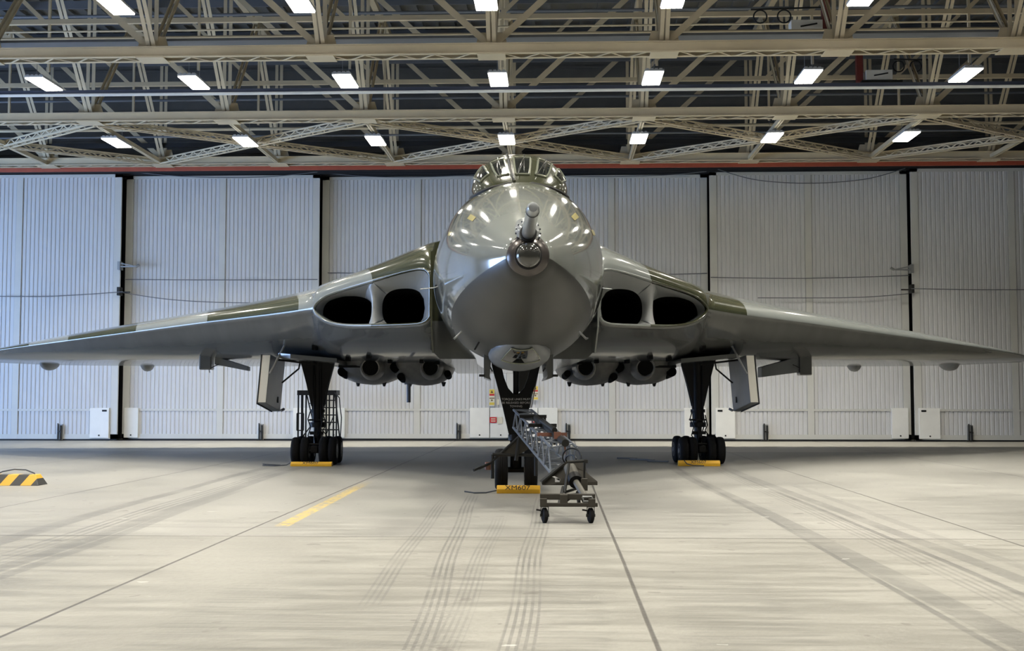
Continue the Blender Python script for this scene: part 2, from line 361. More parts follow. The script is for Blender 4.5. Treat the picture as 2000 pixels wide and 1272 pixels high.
# sliding door leaves
def leaf(n, pxa, pxb, Y, pa=None, pb=None, bolt=None, half=None, label=''):
    xa, xb = U(pxa, 600, Y).x, U(pxb, 600, Y).x; H = 10.22; zr = 1.17
    root = empty('door_%d' % n, ((xa + xb) / 2, Y, 0)); tag(root, label, 'hangar door', kind='structure')
    o = Vector(((xa + xb) / 2, Y, 0)); xa -= o.x; xb -= o.x; xm = half if half is not None else 0
    fr = MB(); e = .26; mw = .12
    fr.box(xa, xa + e, 0, .09, .06, H); fr.box(xb - e, xb, 0, .09, .06, H); fr.box(xm - mw, xm + mw, -.004, .09, .06, H)
    fr.box(xa, xb, .0, .09, H - .12, H + .001); fr.box(xa, xb, .0, .09, .06, .24)
    for s_, t_ in ((xa + e, xm - mw), (xm + mw, xb - e)): fr.box(s_, t_, .006, .09, zr - .05, zr + .03)
    fr.out('door_frame', 'frame_cream', root, smooth=0)
    cl = MB(); P = .163
    for s_, t_ in ((xa + e, xm - mw), (xm + mw, xb - e)):
        for z0, z1 in ((.24, zr - .05), (zr + .03, H - .12)):
            k = max(1, round((t_ - s_) / P)); p = (t_ - s_) / k; pr = []
            for i in range(k):
                q = s_ + i * p
                pr += [(q, .058), (q + p * .10, .058), (q + p * .24, .030), (q + p * .86, .030), (q + p * 1., .058)]
            pr.append((t_, .0581))
            cl.loft([[(u_, v_, z0) for u_, v_ in pr], [(u_, v_, z1) for u_, v_ in pr]], closed=False)
    cl.out('door_cladding', 'door_white', root, smooth=0)
    MB().box(xa + .02, xb - .02, .02, .085, .012, .062).out('bottom_seal', 'black_gap', root, smooth=0)
    for w_ in (pa or []) + (pb or []):
        u0, u1 = U(w_[0], 800, Y).x - o.x, U(w_[1], 800, Y).x - o.x
        pn = MB().box(u0, u1, -.07, .03, .10, 1.24); q = pn.out('access_panel', 'white_paint', root, smooth=0, bevel=.008)
        d = MB(); d.lathe([(0, .03), (.02, .03)], ((u0 + u1) / 2, -.07, .20), (0, -1, 0), 12)
        if w_[2] == 'vent':
            s_ = -1 if abs(u0) > abs(u1) and u0 < 0 else 1
            d.box(u1 - .26, u1 - .08, -.08, -.07, 1.10, 1.17) if u1 > 0 and n in (1,) else d.box(u0 + .08, u0 + .26, -.08, -.07, 1.10, 1.17)
        d.out('panel_fitting', 'dark_metal', q, smooth=40)
    if bolt:
        u = U(bolt, 845, Y).x - o.x
        bm = MB(); bm.box(u - .10, u + .10, -.06, 0, .02, .62); bm.out('bolt_housing', 'galv', root, smooth=0, bevel=.01)
        d = MB(); d.tube([(u - .06, -.1, .02), (u - .06, -.1, .66)], .022, 8); d.tube([(u + .05, -.1, .02), (u + .05, -.1, .58)], .03, 8)
        d.bar((u - .06, -.11, .36), (u + .09, -.12, .33), .03, .05); d.box(u - .16, u + .02, -.13, -.05, .0, .05); d.out('drop_bolt', 'dark_metal', root, smooth=40)
    return root
leaf(1, -165, 238 - 5, 45.3, pb=[(177, 214, 'vent')], bolt=118, label='pale corrugated sliding door leaf at the far left')
leaf(2, 243, 622, 45.75, pa=[(235 + 9, 271, 'lined')], pb=[(573, 616, '')], bolt=510, label='pale corrugated sliding door leaf behind the left wing')
leaf(3, 628, 1003, 46.2, pa=[(632, 674, '')], pb=[(918, 956, ''), (957.5, 999, '')], bolt=896, label='pale corrugated sliding door leaf left of the nose wheel')
leaf(4, 1007, 1383, 46.2, pa=[(1011, 1050, ''), (1051.5, 1089, '')], pb=[(1336, 1379, '')], bolt=1109, label='pale corrugated sliding door leaf right of the nose wheel')
leaf(5, 1388, 1775, 45.75, pa=[(1397, 1435, 'vent')], pb=[(1741, 1773, 'lined')], bolt=1495, label='pale corrugated sliding door leaf behind the right wing')
leaf(6, 1783, 2178, 45.3, pa=[(1794, 1835, 'vent')], bolt=1894, label='pale corrugated sliding door leaf at the far right')

leaf(7, 2184, 2570, 45.75, label='pale corrugated sliding door leaf beyond the far right one')
leaf(8, -560, -172, 45.75, label='pale corrugated sliding door leaf beyond the far left one')

# signs on the central doors
def sign(name, px0, px1, py0, py1, bands, label, words=None, group=None, Y=46.12):
    a_, b_ = U(px0, py1, Y), U(px1, py0, Y)
    r = empty(name, ((a_.x + b_.x) / 2, Y, a_.z), label=label, cat='sign', group=group)
    w_ = (b_.x - a_.x) / 2; h = b_.z - a_.z
    MB().box(-w_, w_, -.006, .006, 0, h).out('sign_board', bands[0], r, smooth=0)
    for i, (m_, t0, t1) in enumerate(bands[1:]):
        MB().box(-w_ * .92, w_ * .92, -.009, -.006, h * t0, h * t1).out('sign_band', m_, r, smooth=0)
    return r, w_, h
for px0, px1, py0, py1, lb in ((955.5, 966, 760, 793, 'yellow, red and cream warning sign strip left of the nose leg'), (1040.5, 1051, 754, 782, 'yellow, red and cream warning sign strip right of the nose leg')):
    r, w_, h = sign('warning_sign', px0, px1, py0, py1, [('sign_w'), ('sign_y', .72, .97), ('sign_r', .60, .71), ('sign_k', .43, .48), ('sign_y', .06, .2)], lb)
    t = MB(); t.prism([(-w_ * .5, -.012, h * .76), (w_ * .5, -.012, h * .76), (0, -.012, h * .94)], (0, .003, 0)); t.out('warning_triangle', 'sign_k', r, smooth=0)
    MB().lathe([(0, w_ * .33), (.004, w_ * .33)], (0, -.007, h * .33), (0, -1, 0), 16).out('pictogram', 'sign_k', r, smooth=0)
for px0, px1, lb in ((956.5, 970, 'red notice on the white access panel left of the nose leg'), (1038, 1048.5, 'red notice on the white access panel right of the lattice boom')):
    r, w_, h = sign('danger_sign', px0, px1, 815, 826, ['sign_r'], lb, Y=46.11)
    for q in (.68, .3): MB().box(-w_ * .65, w_ * .65, -.009, -.006, h * (q - .09), h * (q + .09)).out('printed_line', 'sign_w', r, smooth=0)
    r.location.y = 46.11
r, w_, h = sign('notice', 972, 981, 815, 828, ['sign_w'], 'small white paper notice beside the red notice on the access panel', Y=46.115)
r, w_, h = sign('notice', 970.5, 975, 780, 791, ['sign_w'], 'tiny pink and white notice just left of the nose leg', Y=46.115)

# cables draped across the doors and the brackets that carry them
def cable(pts, Y, label, r=.016):
    p = [U(a_, b_, Y) for a_, b_ in pts]
    out = []
    for i in range(len(p) - 1):
        for k in range(8):
            t = k / 8; p0, p1, p2, p3 = p[max(i - 1, 0)], p[i], p[i + 1], p[min(i + 2, len(p) - 1)]
            out.append(.5 * (2 * p1 + (p2 - p0) * t + (2 * p0 - 5 * p1 + 4 * p2 - p3) * t * t + (3 * p1 - p0 - 3 * p2 + p3) * t ** 3))
    out.append(p[-1])
    tag(MB().tube(out, r, 6).out('cable', 'cable'), label, 'cable')
cable([(246, 334), (330, 343), (434, 347), (530, 345), (620, 336)], 45.55, 'sagging cable along the top of the door behind the left wing')
cable([(632, 338), (720, 345), (815, 346), (900, 343), (935, 341)], 46.0, 'sagging cable along the top of the door left of the cockpit')
cable([(1085, 343), (1180, 345), (1300, 342), (1380, 335)], 46.0, 'sagging cable along the top of the door right of the cockpit')
cable([(1402, 331), (1480, 352), (1585, 358), (1690, 350), (1768, 329)], 45.55, 'deeply sagging cable along the top of the door behind the right wing')
cable([(0, 579), (90, 579), (170, 575), (240, 570)], 45.15, 'cable running left to the lower left bracket')
cable([(240, 572), (330, 585), (434, 591), (560, 592)], 45.5, 'lower sagging cable right of the left bracket')
cable([(245, 546), (434, 547), (620, 546)], 45.6, 'upper taut cable across the door behind the left wing')
cable([(640, 533), (815, 535)], 46.19, 'taut cable above the left intake')
cable([(1215, 533), (1300, 536), (1381, 534)], 46.19, 'taut cable above the right wing root')
cable([(1388, 542), (1550, 544), (1700, 541), (1776, 538)], 45.6, 'upper cable across the door behind the right wing')
cable([(1480, 582), (1620, 582), (1700, 580), (1774, 574)], 45.6, 'lower cable across the door behind the right wing')
cable([(1780, 564), (1900, 566), (1999, 566), (2060, 565)], 45.15, 'cable running right from the right bracket')
def bracket(px0, px1, py, Y, arm, label):
    a_, b_ = U(px0, py, Y), U(px1, py, Y); s_ = 1 if b_.x > a_.x else -1
    m_ = MB(); m_.bar(a_, b_, .05, .05); 
    if arm: m_.bar(a_ + Vector((0, 0, .13)), b_ + Vector((0, 0, .0)), .04, .04); m_.tube([b_, b_ + Vector((s_ * .12, 0, .07))], .05, 8)
    m_.box(min(a_.x, a_.x - s_ * .1), max(a_.x, a_.x - s_ * .1), a_.y - .05, a_.y + .3, a_.z - .12, a_.z + .2)
    tag(m_.out('cable_bracket', 'galv' if arm else 'dark_metal'), label, 'bracket')
bracket(235, 266, 521, 45.2, 1, 'double armed steel bracket on the left door gap, the upper one')
bracket(234, 254, 571, 45.2, 0, 'short dark bracket on the left door gap, the lower one')
bracket(1779, 1746, 527, 45.2, 1, 'double armed steel bracket on the right door gap, the upper one')
bracket(1780, 1760, 566, 45.2, 0, 'short dark bracket on the right door gap, the lower one')

# ------------------------------------------------------------------ roof steelwork
ROWS = [30.45, 37.5, 44.6]; X0, BAY = -1.65, 4.41; ZB, ZT = 10.40, 14.7
KS = list(range(-6, 8))
def nx(k): return X0 + BAY * k
xa, xb = XL + .05, XR - .05
def roof_truss(Y, lab):
    r = empty('roof_truss', (0, Y, ZB)); tag(r, lab, 'truss', 'main trusses across the hangar')
    h = .27; g = .22
    c = MB()
    for s_ in (-1, 1):
        c.box(xa, xb, s_ * g - .02, s_ * g + .02, 0, h); c.box(xa, xb, s_ * g - .09, s_ * g + .03, h - .02, h + .001); c.box(xa, xb, s_ * g - .09, s_ * g + .03, -.001, .02)
    c.out('bottom_chord', 'steel', r, smooth=0)
    l = MB(); x = xa; i = 0
    while x < xb - .5:
        if min(abs(x + .2 - nx(k)) for k in KS) > .45:
            l.bar((x, -g if i % 2 else g, 0), (x + .45, g if i % 2 else -g, 0), .05, .012)
        x += .45; i += 1
    for k in KS: l.box(nx(k) - .36, nx(k) + .36, -g - .08, g + .08, -.02, -.002)
    l.out('chord_lacing', 'steel', r, smooth=0)
    MB().box(xa, xb, -.16, .16, ZT - ZB, ZT - ZB + .26).out('top_chord', 'steel', r, smooth=0)
    for k in KS:
        v = MB(); 
        for s_ in (-.09, .09): v.angle((nx(k) + s_, 0, h), (nx(k) + s_, 0, ZT - ZB), .11, (0, 1, 0))
        v.out('vertical_post', 'steel', r, smooth=0)
        gp = MB().prism([(nx(k) - .42, -.03, h - .02), (nx(k) + .42, -.03, h - .02), (nx(k) + .32, -.03, h + .33), (nx(k) - .32, -.03, h + .33)], (0, .06, 0)); gp.out('gusset_plate', 'steel', r, smooth=0)
        for s_ in ((-1, 1) if k == 0 else ((-1,) if k < 0 else (1,))):
            q = k + s_
            if q < KS[0] or q > KS[-1]: continue
            d = MB(); d.angle((nx(k), 0, h * .8), (nx(q), 0, ZT - ZB), .17, (0, 1, 0)); d.out('diagonal_web', 'steel', r, smooth=0)
    return r
roof_truss(ROWS[0], 'nearest of the cream main roof trusses, with laced bottom chord')
roof_truss(ROWS[1], 'middle cream main roof truss behind the middle row of lamps')
roof_truss(ROWS[2], 'farthest cream main roof truss just in front of the doors')
YS = [9.3, 16.35, 23.4] + ROWS
for k in KS[:-1]:
    x = nx(k)
    r = empty('roof_girder', (x, 0, ZB))
    side = ('centre line girder over the cockpit' if k == 0 else
            'cream roof girder running to the doors, the %s one %s of the centre' % (['first', 'second', 'third', 'fourth', 'fifth', 'sixth'][abs(k) - 1], 'left' if k < 0 else 'right'))
    tag(r, side, 'girder', 'girders running towards the doors')
    b_ = MB(); b_.box(-.07, -.01, YS[-2], YS[-1], .02, .16); b_.box(.01, .07, YS[-2], YS[-1], .02, .16); b_.out('bottom_chord', 'steel', r, smooth=0)
    t_ = MB().box(-.1, .1, YS[0], YS[-1], ZT - ZB - .05, ZT - ZB + .15); t_.out('top_chord', 'steel', r, smooth=0)
    for y0, y1 in zip(YS, YS[1:]):
        ym = (y0 + y1) / 2
        for p, q in (((0, y0, .2), (0, ym, ZT - ZB)), ((0, ym, ZT - ZB), (0, y1, .2))):
            d = MB(); 
            for s_ in (-.07, .07): d.angle((s_, p[1], p[2]), (s_, q[1], q[2]), .1)
            d.out('diagonal_web', 'steel', r, smooth=0)
# secondary struts between the girders, half way along each bay
for y0, lab in ((34.0, 'cream cross strut frame above the middle row of lamps'), (41.0, 'cream cross strut frame above the far row of lamps')):
    r = empty('cross_strut', (0, y0, ZT - 2.2)); tag(r, lab, 'strut')
    MB().box(xa, xb, -.06, .06, 0, .14).out('strut_rail', 'steel', r, smooth=0)
    for k in KS[:-1]:
        s_ = -1 if k < 0 else 1
        MB().angle((nx(k), 0, 0.05), (nx(k) + s_ * 2.2, 0, 2.2), .12, (0, 1, 0)).out('strut_web', 'steel', r, smooth=0)
        MB().bar((nx(k) + .12, 0, -1.4), (nx(k) + .12, 0, 2.2), .07).out('hanger', 'steel', r, smooth=0)
# lattice bracing in the plane of the bottom chords, between the last two trusses
def brace(xa_, ya, xb_, yb, lab, lat=True):
    r = empty('lattice_brace', (0, 0, 0)); tag(r, lab, 'brace', 'crossed braces before the doors')
    z = ZB + .10; p, q = Vector((xa_, ya, z)), Vector((xb_, yb, z)); L = (q - p).length; d = (q - p).normalized(); n_ = Vector((-d.y, d.x, 0))
    if n_.y > 0: n_ = -n_
    m_ = MB()
    for s_ in (-.15, .15):
        for z_ in (-.09, .09): m_.bar(p + n_ * s_ + Vector((0, 0, z_)), q + n_ * s_ + Vector((0, 0, z_)), .02, .05)
        m_.bar(p + n_ * (s_ * .8) - Vector((0, 0, .1)), q + n_ * (s_ * .8) - Vector((0, 0, .1)), .09, .015)
    m_.out('brace_chord', 'steel', r, smooth=0)
    l = MB(); t = .5; i = 0
    while t < L - .8:
        a_ = p + d * t; b2 = p + d * (t + .28); s_ = .14 if i % 2 else -.14
        l.bar(a_ + n_ * s_ - Vector((0, 0, .09)), b2 - n_ * s_ - Vector((0, 0, .09)), .035, .012)
        
        for w_ in (-.15, .15): l.bar(a_ + n_ * w_ + Vector((0, 0, -.08 if i % 2 else .08)), b2 + n_ * w_ + Vector((0, 0, .08 if i % 2 else -.08)), .015, .04)
        t += .28; i += 1
    l.out('brace_lacing', 'steel', r, smooth=0)
names = ['', 'far left', 'centre left', 'centre right', 'right', 'far right']
NB = [nx(-7) , nx(-5), nx(-3), nx(-1), nx(1), nx(3), nx(5)]
for i in range(1, 6):
    brace(NB[i], 44.4, NB[i + 1], 37.8, 'cream lattice brace coming towards the viewer to the right, in the %s roof bay' % names[i])
    brace(NB[i], 37.8, NB[i + 1], 44.4, 'cream lattice brace going away to the right, in the %s roof bay' % names[i])
# rails and pipes parallel to the doors
def rail(py, Y, hpx, m_, lab, cat='pipe', rd=False, dy=.12, flange=None):
    z = U(1000, py, Y).z; h = hpx * Y / F; mb = MB()
    if rd: mb.tube([(xa, Y, z), (xb, Y, z)], h / 2, 10)
    else: mb.box(xa, xb, Y - dy / 2, Y + dy / 2, z - h / 2, z + h / 2)
    o = mb.out(('pipe' if cat == 'pipe' else 'roof_rail'), m_); tag(o, lab, cat)
    if flange: MB().box(xa, xb, Y - dy, Y + dy, z - h / 2 - .03, z - h / 2).out('rail_flange', flange, o, smooth=0)
rail(173, 35.4, 8, 'rail_blue', 'dark blue rail with pale lower flange below the middle lamps', 'rail', flange='white_paint')
rail(158, 43.0, 7, 'steel_dark', 'grey pipe behind the middle row of lamps', rd=True)
rail(22, 36.5, 6, 'steel_dark', 'grey pipe high behind the nearest truss', rd=True)
rail(66, 32.2, 6, 'steel', 'bright cream pipe just above the nearest bottom chord', rd=True)
rail(52, 33.6, 4, 'steel', 'thin cream pipe above the bright cream one', rd=True)
rail(190, 44.0, 5, 'steel_dark', 'thin grey pipe above the far lamps', rd=True)
rail(118, 44.2, 7, 'steel_dark', 'dark purlin high above the far lamps', 'rail')
rail(248, 42.5, 6, 'steel', 'cream pipe behind the far row of lamps', rd=True)
rail(262, 43.6, 4, 'steel_dark', 'thin dark pipe behind the far row of lamps', rd=True)
rail(279, 44.3, 9, 'black_gap', 'dark cable tray above the farthest truss', 'rail')
rail(76, 30.9, 5, 'steel_dark', 'dark cable tray lying on the nearest bottom chord', 'rail', dy=.5)
rail(84, 44.2, 6, 'steel_dark', 'grey purlin near the roof over the doors', 'rail')
# roof purlins
for i in range(12):
    y = 24 + i * 1.9
    tag(MB().box(xa, xb, y - .04, y + .04, ZR - .28, ZR - .005).out('purlin', 'steel_dark'), 'grey roof purlin lying directly under the roof sheeting', 'purlin', 'purlins under the roof sheeting')

# ------------------------------------------------------------------ lamps
def ceiling_light():
    r = empty('ceiling_light'); L = 1.42
    hb = MB().box(-.27, .27, -L / 2, L / 2, .02, .075)
    for i in range(4): hb.box(-.235 + i * .125, -.155 + i * .125, -L / 2 + .04, L / 2 - .04, .075, .12)
    hb.out('housing', 'lamp_body', r, smooth=0)
    df = MB()
    for i in range(4): df.box(-.255 + i * .13, -.140 + i * .13, -L / 2 + .01, L / 2 - .01, -.012, .018)
    df.out('diffuser', 'lamp', r, smooth=0)
    wr = MB(); wr.tube([(0, -.5, .12), (0, -.5, .9)], .008, 5); wr.tube([(0, .5, .12), (0, .5, .9)], .008, 5); wr.box(-.06, .06, -.1, .1, .12, .17)
    wr.out('suspension_wire', 'galv', r, smooth=0)
    ld = bpy.data.lights.new('lamp_beam', 'AREA'); ld.shape = 'RECTANGLE'; ld.size = .5; ld.size_y = 1.38; ld.energy = LAMP_W; ld.color = (1, .95, .84); ld.spread = math.radians(112)
    lb = bpy.data.objects.new('lamp_beam', ld); COL.objects.link(lb); lb.parent = r; lb.location = (0, 0, -.02)
    return r
proto = ceiling_light(); first = True
LROWS = [(27.65, 10.92, 'near'), (34.0, 10.73, 'middle'), (39.8, 10.24, 'far'), (21.3, 10.77, 'b'), (15, 10.77, 'b'), (8.6, 10.77, 'b'), (2.2, 10.77, 'b')]
side = {-3: 'third lamp left of the centre one', -2: 'second lamp left of the centre one', -1: 'lamp just left of the centre one', 0: 'centre lamp, almost above the cockpit', 1: 'lamp just right of the centre one', 2: 'second lamp right of the centre one', 3: 'third lamp right of the centre one'}
for y, z, nm in LROWS:
    for k in range(-3, 4):
        o = proto if first else copy_tree(proto); first = False
        o.location = (nx(k), y, z)
        if nm == 'b': tag(o, 'white ceiling lamp out of view nearer the viewer', 'ceiling light', 'lamps nearer the viewer')
        else: tag(o, 'lit %s row, %s' % (nm, side[k]), 'ceiling light', 'lamps of the %s row' % nm)

# winch units in the roof
def winch(px, py, Y, lab, mir):
    p = U(px, py, Y); r = empty('hanging_unit', p, label=lab, cat='roof unit', group='units hung in the roof')
    MB().box(-.45, .40, -.2, .2, -.16, .16).out('unit_box', 'white_paint', r, smooth=0, bevel=.01)
    MB().bar((-.2, -.21, -.03), (.25, -.21, .05), .02, .04).out('lettering', 'dark_metal', r, smooth=0)
    MB().box(-.6, .7, -.25, .25, -.26, -.19).out('tray', 'dark_metal', r, smooth=0)
    MB().box(.42 * mir, .62 * mir, -.1, .1, -.2, 1.3).out('red_post', 'unit_red', r, smooth=0) if mir > 0 else MB().box(-.72, -.52, -.1, .1, -.2, 1.3).out('red_post', 'unit_red', r, smooth=0)
    for q in (-.6, -1.25) if mir > 0 else (.65, 1.2):
        pts = [(q + .18 * math.cos(t * PI / 10), 0, .32 + .18 * math.sin(t * PI / 10)) for t in range(21)]
        MB().tube(pts, .02, 6).out('hose_coil', 'black_gap', r)
    MB().tube([(-1.5 if mir > 0 else 1.6, 0, .52), (.5, 0, .56)], .025, 6).out('carrier_tube', 'dark_metal', r)
winch(1575, 54, 32.6, 'white unit with red post hanging high at the right, the upper one', 1)
winch(1716, 149, 39.0, 'white unit with red post hanging at the right, the lower one', -1)

# ------------------------------------------------------------------ the aircraft (local axes: x to the right, y aft, z up; origin under the nose tip)
AC = empty('bomber_aircraft', (-.378, 16.05, 0), .059, label='large grey and green delta winged jet bomber parked nose-on in the middle of the hangar', cat='aircraft')
HW = [(-.02, .20), (.0, .27), (.25, .41), (.5, .53), (1, .74), (2, 1.06), (3, 1.29), (4, 1.42), (5, 1.49), (6, 1.51), (12, 1.52), (20, 1.42), (24, 1.1), (27, .65), (28.3, .3)]
TOP = [(-.02, 3.72), (.0, 3.79), (.25, 3.94), (.5, 4.07), (1, 4.32), (2, 4.75), (3, 5.07), (4, 5.26), (5, 5.34), (6, 5.36), (12, 5.36), (20, 5.2), (24, 4.95), (27, 4.5), (28.3, 4.1)]
BOT = [(-.02, 3.32), (.0, 3.25), (.25, 3.11), (.5, 3.00), (1, 2.83), (2, 2.56), (3, 2.40), (4, 2.30), (5, 2.24), (6, 2.22), (12, 2.22), (20, 2.45), (24, 3.0), (27, 3.4), (28.3, 3.55)]
def fus_ring(s, n=72, k=0.):
    hw, t, b_ = interp(HW, s) + k, interp(TOP, s) + k, interp(BOT, s) - k
    c = lerp(3.53, 3.70, min(1, max(0, s) / 4.5)); out = []
    for i in range(n):
        a_ = i * 2 * PI / n; co_, si = math.sin(a_), math.cos(a_)
        out.append((hw * co_, s, c + (t - c) * si if si > 0 else c + (c - b_) * si))
    return out
ss = [-.02, 0, .06, .12, .2, .3, .42, .56, .72, .9, 1.1, 1.35, 1.6, 1.9, 2.2, 2.5, 2.8, 3.1, 3.4, 3.7, 4, 4.3, 4.65, 5, 5.5, 6, 7, 8, 9, 10, 12, 14, 16, 18, 20, 22, 24, 25.5, 27, 28, 28.3]
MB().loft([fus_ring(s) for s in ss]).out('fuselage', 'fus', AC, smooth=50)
def on_fus(s, ang, k=0.):       # ang from the top, clockwise seen from the front
    hw, t, b_ = interp(HW, s) + k, interp(TOP, s) + k, interp(BOT, s) - k
    c = lerp(3.53, 3.70, min(1, s / 4.5)); si = math.cos(ang)
    return Vector((hw * math.sin(ang), s, c + (t - c) * si if si > 0 else c + (c - b_) * si))
# nose thimble and its collar
MB().lathe([(-.30, .0), (-.298, .05), (-.285, .10), (-.25, .145), (-.20, .162), (-.12, .166), (-.02, .170), (.1, .17)], (0, 0, 3.52), (0, 1, 0), 40).out('radar_dome', 'thimble', AC, smooth=60)
MB().lathe([(-.09, .178), (-.075, .20), (-.03, .262), (.03, .292), (.10, .30), (.3, .28)], (0, 0, 3.53), (0, 1, 0), 40).out('nose_collar', 'collar', AC, smooth=60)
MB().lathe([(-.115, .168), (-.115, .186), (-.07, .190), (-.05, .17)], (0, 0, 3.52), (0, 1, 0), 40).out('seal_ring', 'black_gap', AC)
# refuelling probe on top of the nose
pr = MB().lathe([(-1.75, .03), (-1.745, .055), (-1.70, .076), (-1.56, .082), (-1.55, .078), (.3, .092), (.45, .11)], (0, 0, 3.82), (0, 1, -.05), 28).out('refuelling_probe', 'probe_grey', AC, smooth=40)
MB().lathe([(-1.562, .084), (-1.54, .086), (-1.52, .084)], (0, 0, 3.82), (0, 1, -.05), 28).out('tip_ring', 'black_gap', pr)
MB().lathe([(-.12, .094), (-.12, .112), (-.04, .114), (-.04, .09)], (0, 0, 3.82), (0, 1, -.05), 28).out('root_ring', 'black_gap', pr)
MB().lathe([(-.06, .125), (.05, .15), (.2, .17), (.6, .2), (.9, .1)], (0, 0, 3.82), (0, 1, .2), 28).out('probe_fairing', 'probe_grey', pr, smooth=50)
MB().prism([(-.05, -.10, 3.75), (.05, -.10, 3.75), (0, -.10, 3.66)], (0, .3, 0)).out('probe_web', 'collar', pr, smooth=0)
bl = MB()
for i in range(14):
    a_ = -2.4 + i * .37; bl.tube([(.16 * math.sin(a_), .02, 3.84 + .16 * math.cos(a_)), (.165 * math.sin(a_), -.05, 3.84 + .165 * math.cos(a_))], .012, 6)
bl.out('flange_bolt', 'chrome', pr)
# bomb aimer's blister under the nose
CBL = [(2.55, .05, 2.52), (2.75, .25, 2.36), (3.1, .40, 2.24), (3.6, .49, 2.15), (4.2, .52, 2.10), (5.0, .52, 2.09), (6.2, .48, 2.12), (7.4, .40, 2.18), (8.4, .2, 2.3)]
def bl_ring(s, a_, w_): return [(a_ * math.sin(t * 2 * PI / 32), s, lerp(2.62, w_, .5) + (2.62 - w_) / 2 * math.cos(t * 2 * PI / 32)) for t in range(32)]
MB().loft([bl_ring(*c) for c in CBL]).out('bomb_aimer_blister', 'door_grey', AC, smooth=60)
def surf(fn, u0, u1, v0, v1, off, nu=8, nv=8, r=.0):
    """a patch of fn(u, v) lifted by off along its normal"""
    mb = MB(); P = []
    for i in range(nu + 1):
        row = []
        for j in range(nv + 1):
            u, v = lerp(u0, u1, i / nu), lerp(v0, v1, j / nv); p = Vector(fn(u, v)); e = 1e-3
            n_ = (Vector(fn(u + e, v)) - p).cross(Vector(fn(u, v + e)) - p)
            n_ = n_.normalized() if n_.length > 1e-12 else Vector((0, 0, 1))
            row.append((p, n_))
        P.append(row)
    c = P[nu // 2][nv // 2]
    return P, c, mb
def patch(name, m_, par, fn, u0, u1, v0, v1, off, inside, frame=None, fr=.02, n=8, fm_='win_frame'):
    P, c, mb = surf(fn, u0, u1, v0, v1, off, n, n)
    sg = 1 if c[1].dot(c[0] - Vector(inside)) > 0 else -1
    Q = [[p + n_ * (sg * off) for p, n_ in row] for row in P]
    mb.loft(Q, closed=False); o = mb.out(name, m_, par, smooth=60)
    if frame:
        b_ = [Q[i][0] for i in range(n + 1)] + [Q[n][j] for j in range(1, n + 1)] + [Q[i][n] for i in range(n - 1, -1, -1)] + [Q[0][j] for j in range(n - 1, -1, -1)]
        MB().tube(b_, fr, 8).out(frame, fm_, o)
    return o
def blf(s, t):
    a_ = interp([(c[0], c[1]) for c in CBL], s); w_ = interp([(c[0], c[2]) for c in CBL], s)
    return (a_ * math.sin(t), s, lerp(2.62, w_, .5) + (2.62 - w_) / 2 * math.cos(t))
patch('sighting_window', 'glass', AC, blf, 2.72, 3.35, PI - .75, PI + .75, .012, (0, 4, 2.5), 'window_frame', .012)
# canopy
CAN = [(2.98, .20, 5.00), (3.06, .46, 5.10), (3.18, .60, 5.22), (3.35, .70, 5.36), (3.6, .77, 5.54), (3.9, .81, 5.68), (4.2, .83, 5.76), (4.6, .83, 5.81), (5.2, .83, 5.82), (6.2, .80, 5.76), (7.4, .72, 5.62), (8.6, .58, 5.48), (10.2, .35, 5.38)]
CW = 4.93
def canf(s, t):         # t from the top
    a_ = interp([(c[0], c[1]) for c in CAN], s); w_ = interp([(c[0], c[2]) for c in CAN], s); e = .86
    sg = 1 if math.sin(t) >= 0 else -1
    return (a_ * sg * abs(math.sin(t)) ** e, s, CW + (w_ - CW) * abs(math.cos(t)) ** e)
cs = [2.98, 3.02, 3.06, 3.12, 3.18, 3.26, 3.35, 3.47, 3.6, 3.75, 3.9, 4.05, 4.2, 4.4, 4.6, 4.9, 5.2, 5.7, 6.2, 6.8, 7.4, 8, 8.6, 9.4, 10.2]
can = MB().loft([[canf(s, -PI / 2 + PI * i / 40) for i in range(41)] for s in cs]).out('canopy', 'canopy', AC, smooth=45)
bt = [canf(s, -PI / 2 + .0) for s in (5.2, 4.6, 4.2, 3.9, 3.6, 3.35, 3.18, 3.06, 3.0)]
# base seal: where canopy and fuselage meet
def meet(sg):
    out = []
    for s in (2.995, 3.03, 3.08, 3.18, 3.3, 3.5, 3.75, 4.1, 4.6, 5.2, 6.2):
        best = None
        for i in range(90):
            t = i / 89 * PI / 2; p = Vector(canf(s, t)); hw, tp = interp(HW, s), interp(TOP, s); c = 3.69
            q = c + (tp - c) * math.sqrt(max(0, 1 - (p.x / hw) ** 2)); d = abs(p.z - q)
            if best is None or d < best[0]: best = (d, p)
        out.append(Vector((sg * best[1].x, s, best[1].z)))
    return out
ml, mr = meet(-1), meet(1)
MB().tube(ml[::-1] + mr, .028, 8).out('canopy_seal', 'black_gap', can)
for t0, t1, s0, s1 in ((-.60, -.28, 3.20, 3.74), (-.10, .17, 3.19, 3.72), (.33, .66, 3.20, 3.76), (-1.14, -.78, 3.35, 4.1), (.86, 1.18, 3.35, 4.1)):
    wn = patch('window_pane', 'glass', can, lambda u, v: canf(u, v), s0, s1, t0, t1, .008, (0, 5, 5.1), 'pane_frame', .019)
    if abs(t0) < 1 and s0 < 3.3:
        wp = []
        for q in range(5):
            p = Vector(canf(lerp(s0 - .05, s0 + .48, q / 4), lerp(t0 + .04, (t0 + t1) / 2 + .02, q / 4))); wp.append(p + Vector((0, -.035, .03)))
        MB().tube(wp, .008, 6).out('wiper_arm', 'chrome', can)
        p, q = [Vector(canf(a_, (t0 + t1) / 2 + .02)) + Vector((0, -.035, .03)) for a_ in (s0 + .12, s0 + .62)]
        MB().tube([p, q], .009, 6).out('wiper_blade', 'chrome', can)
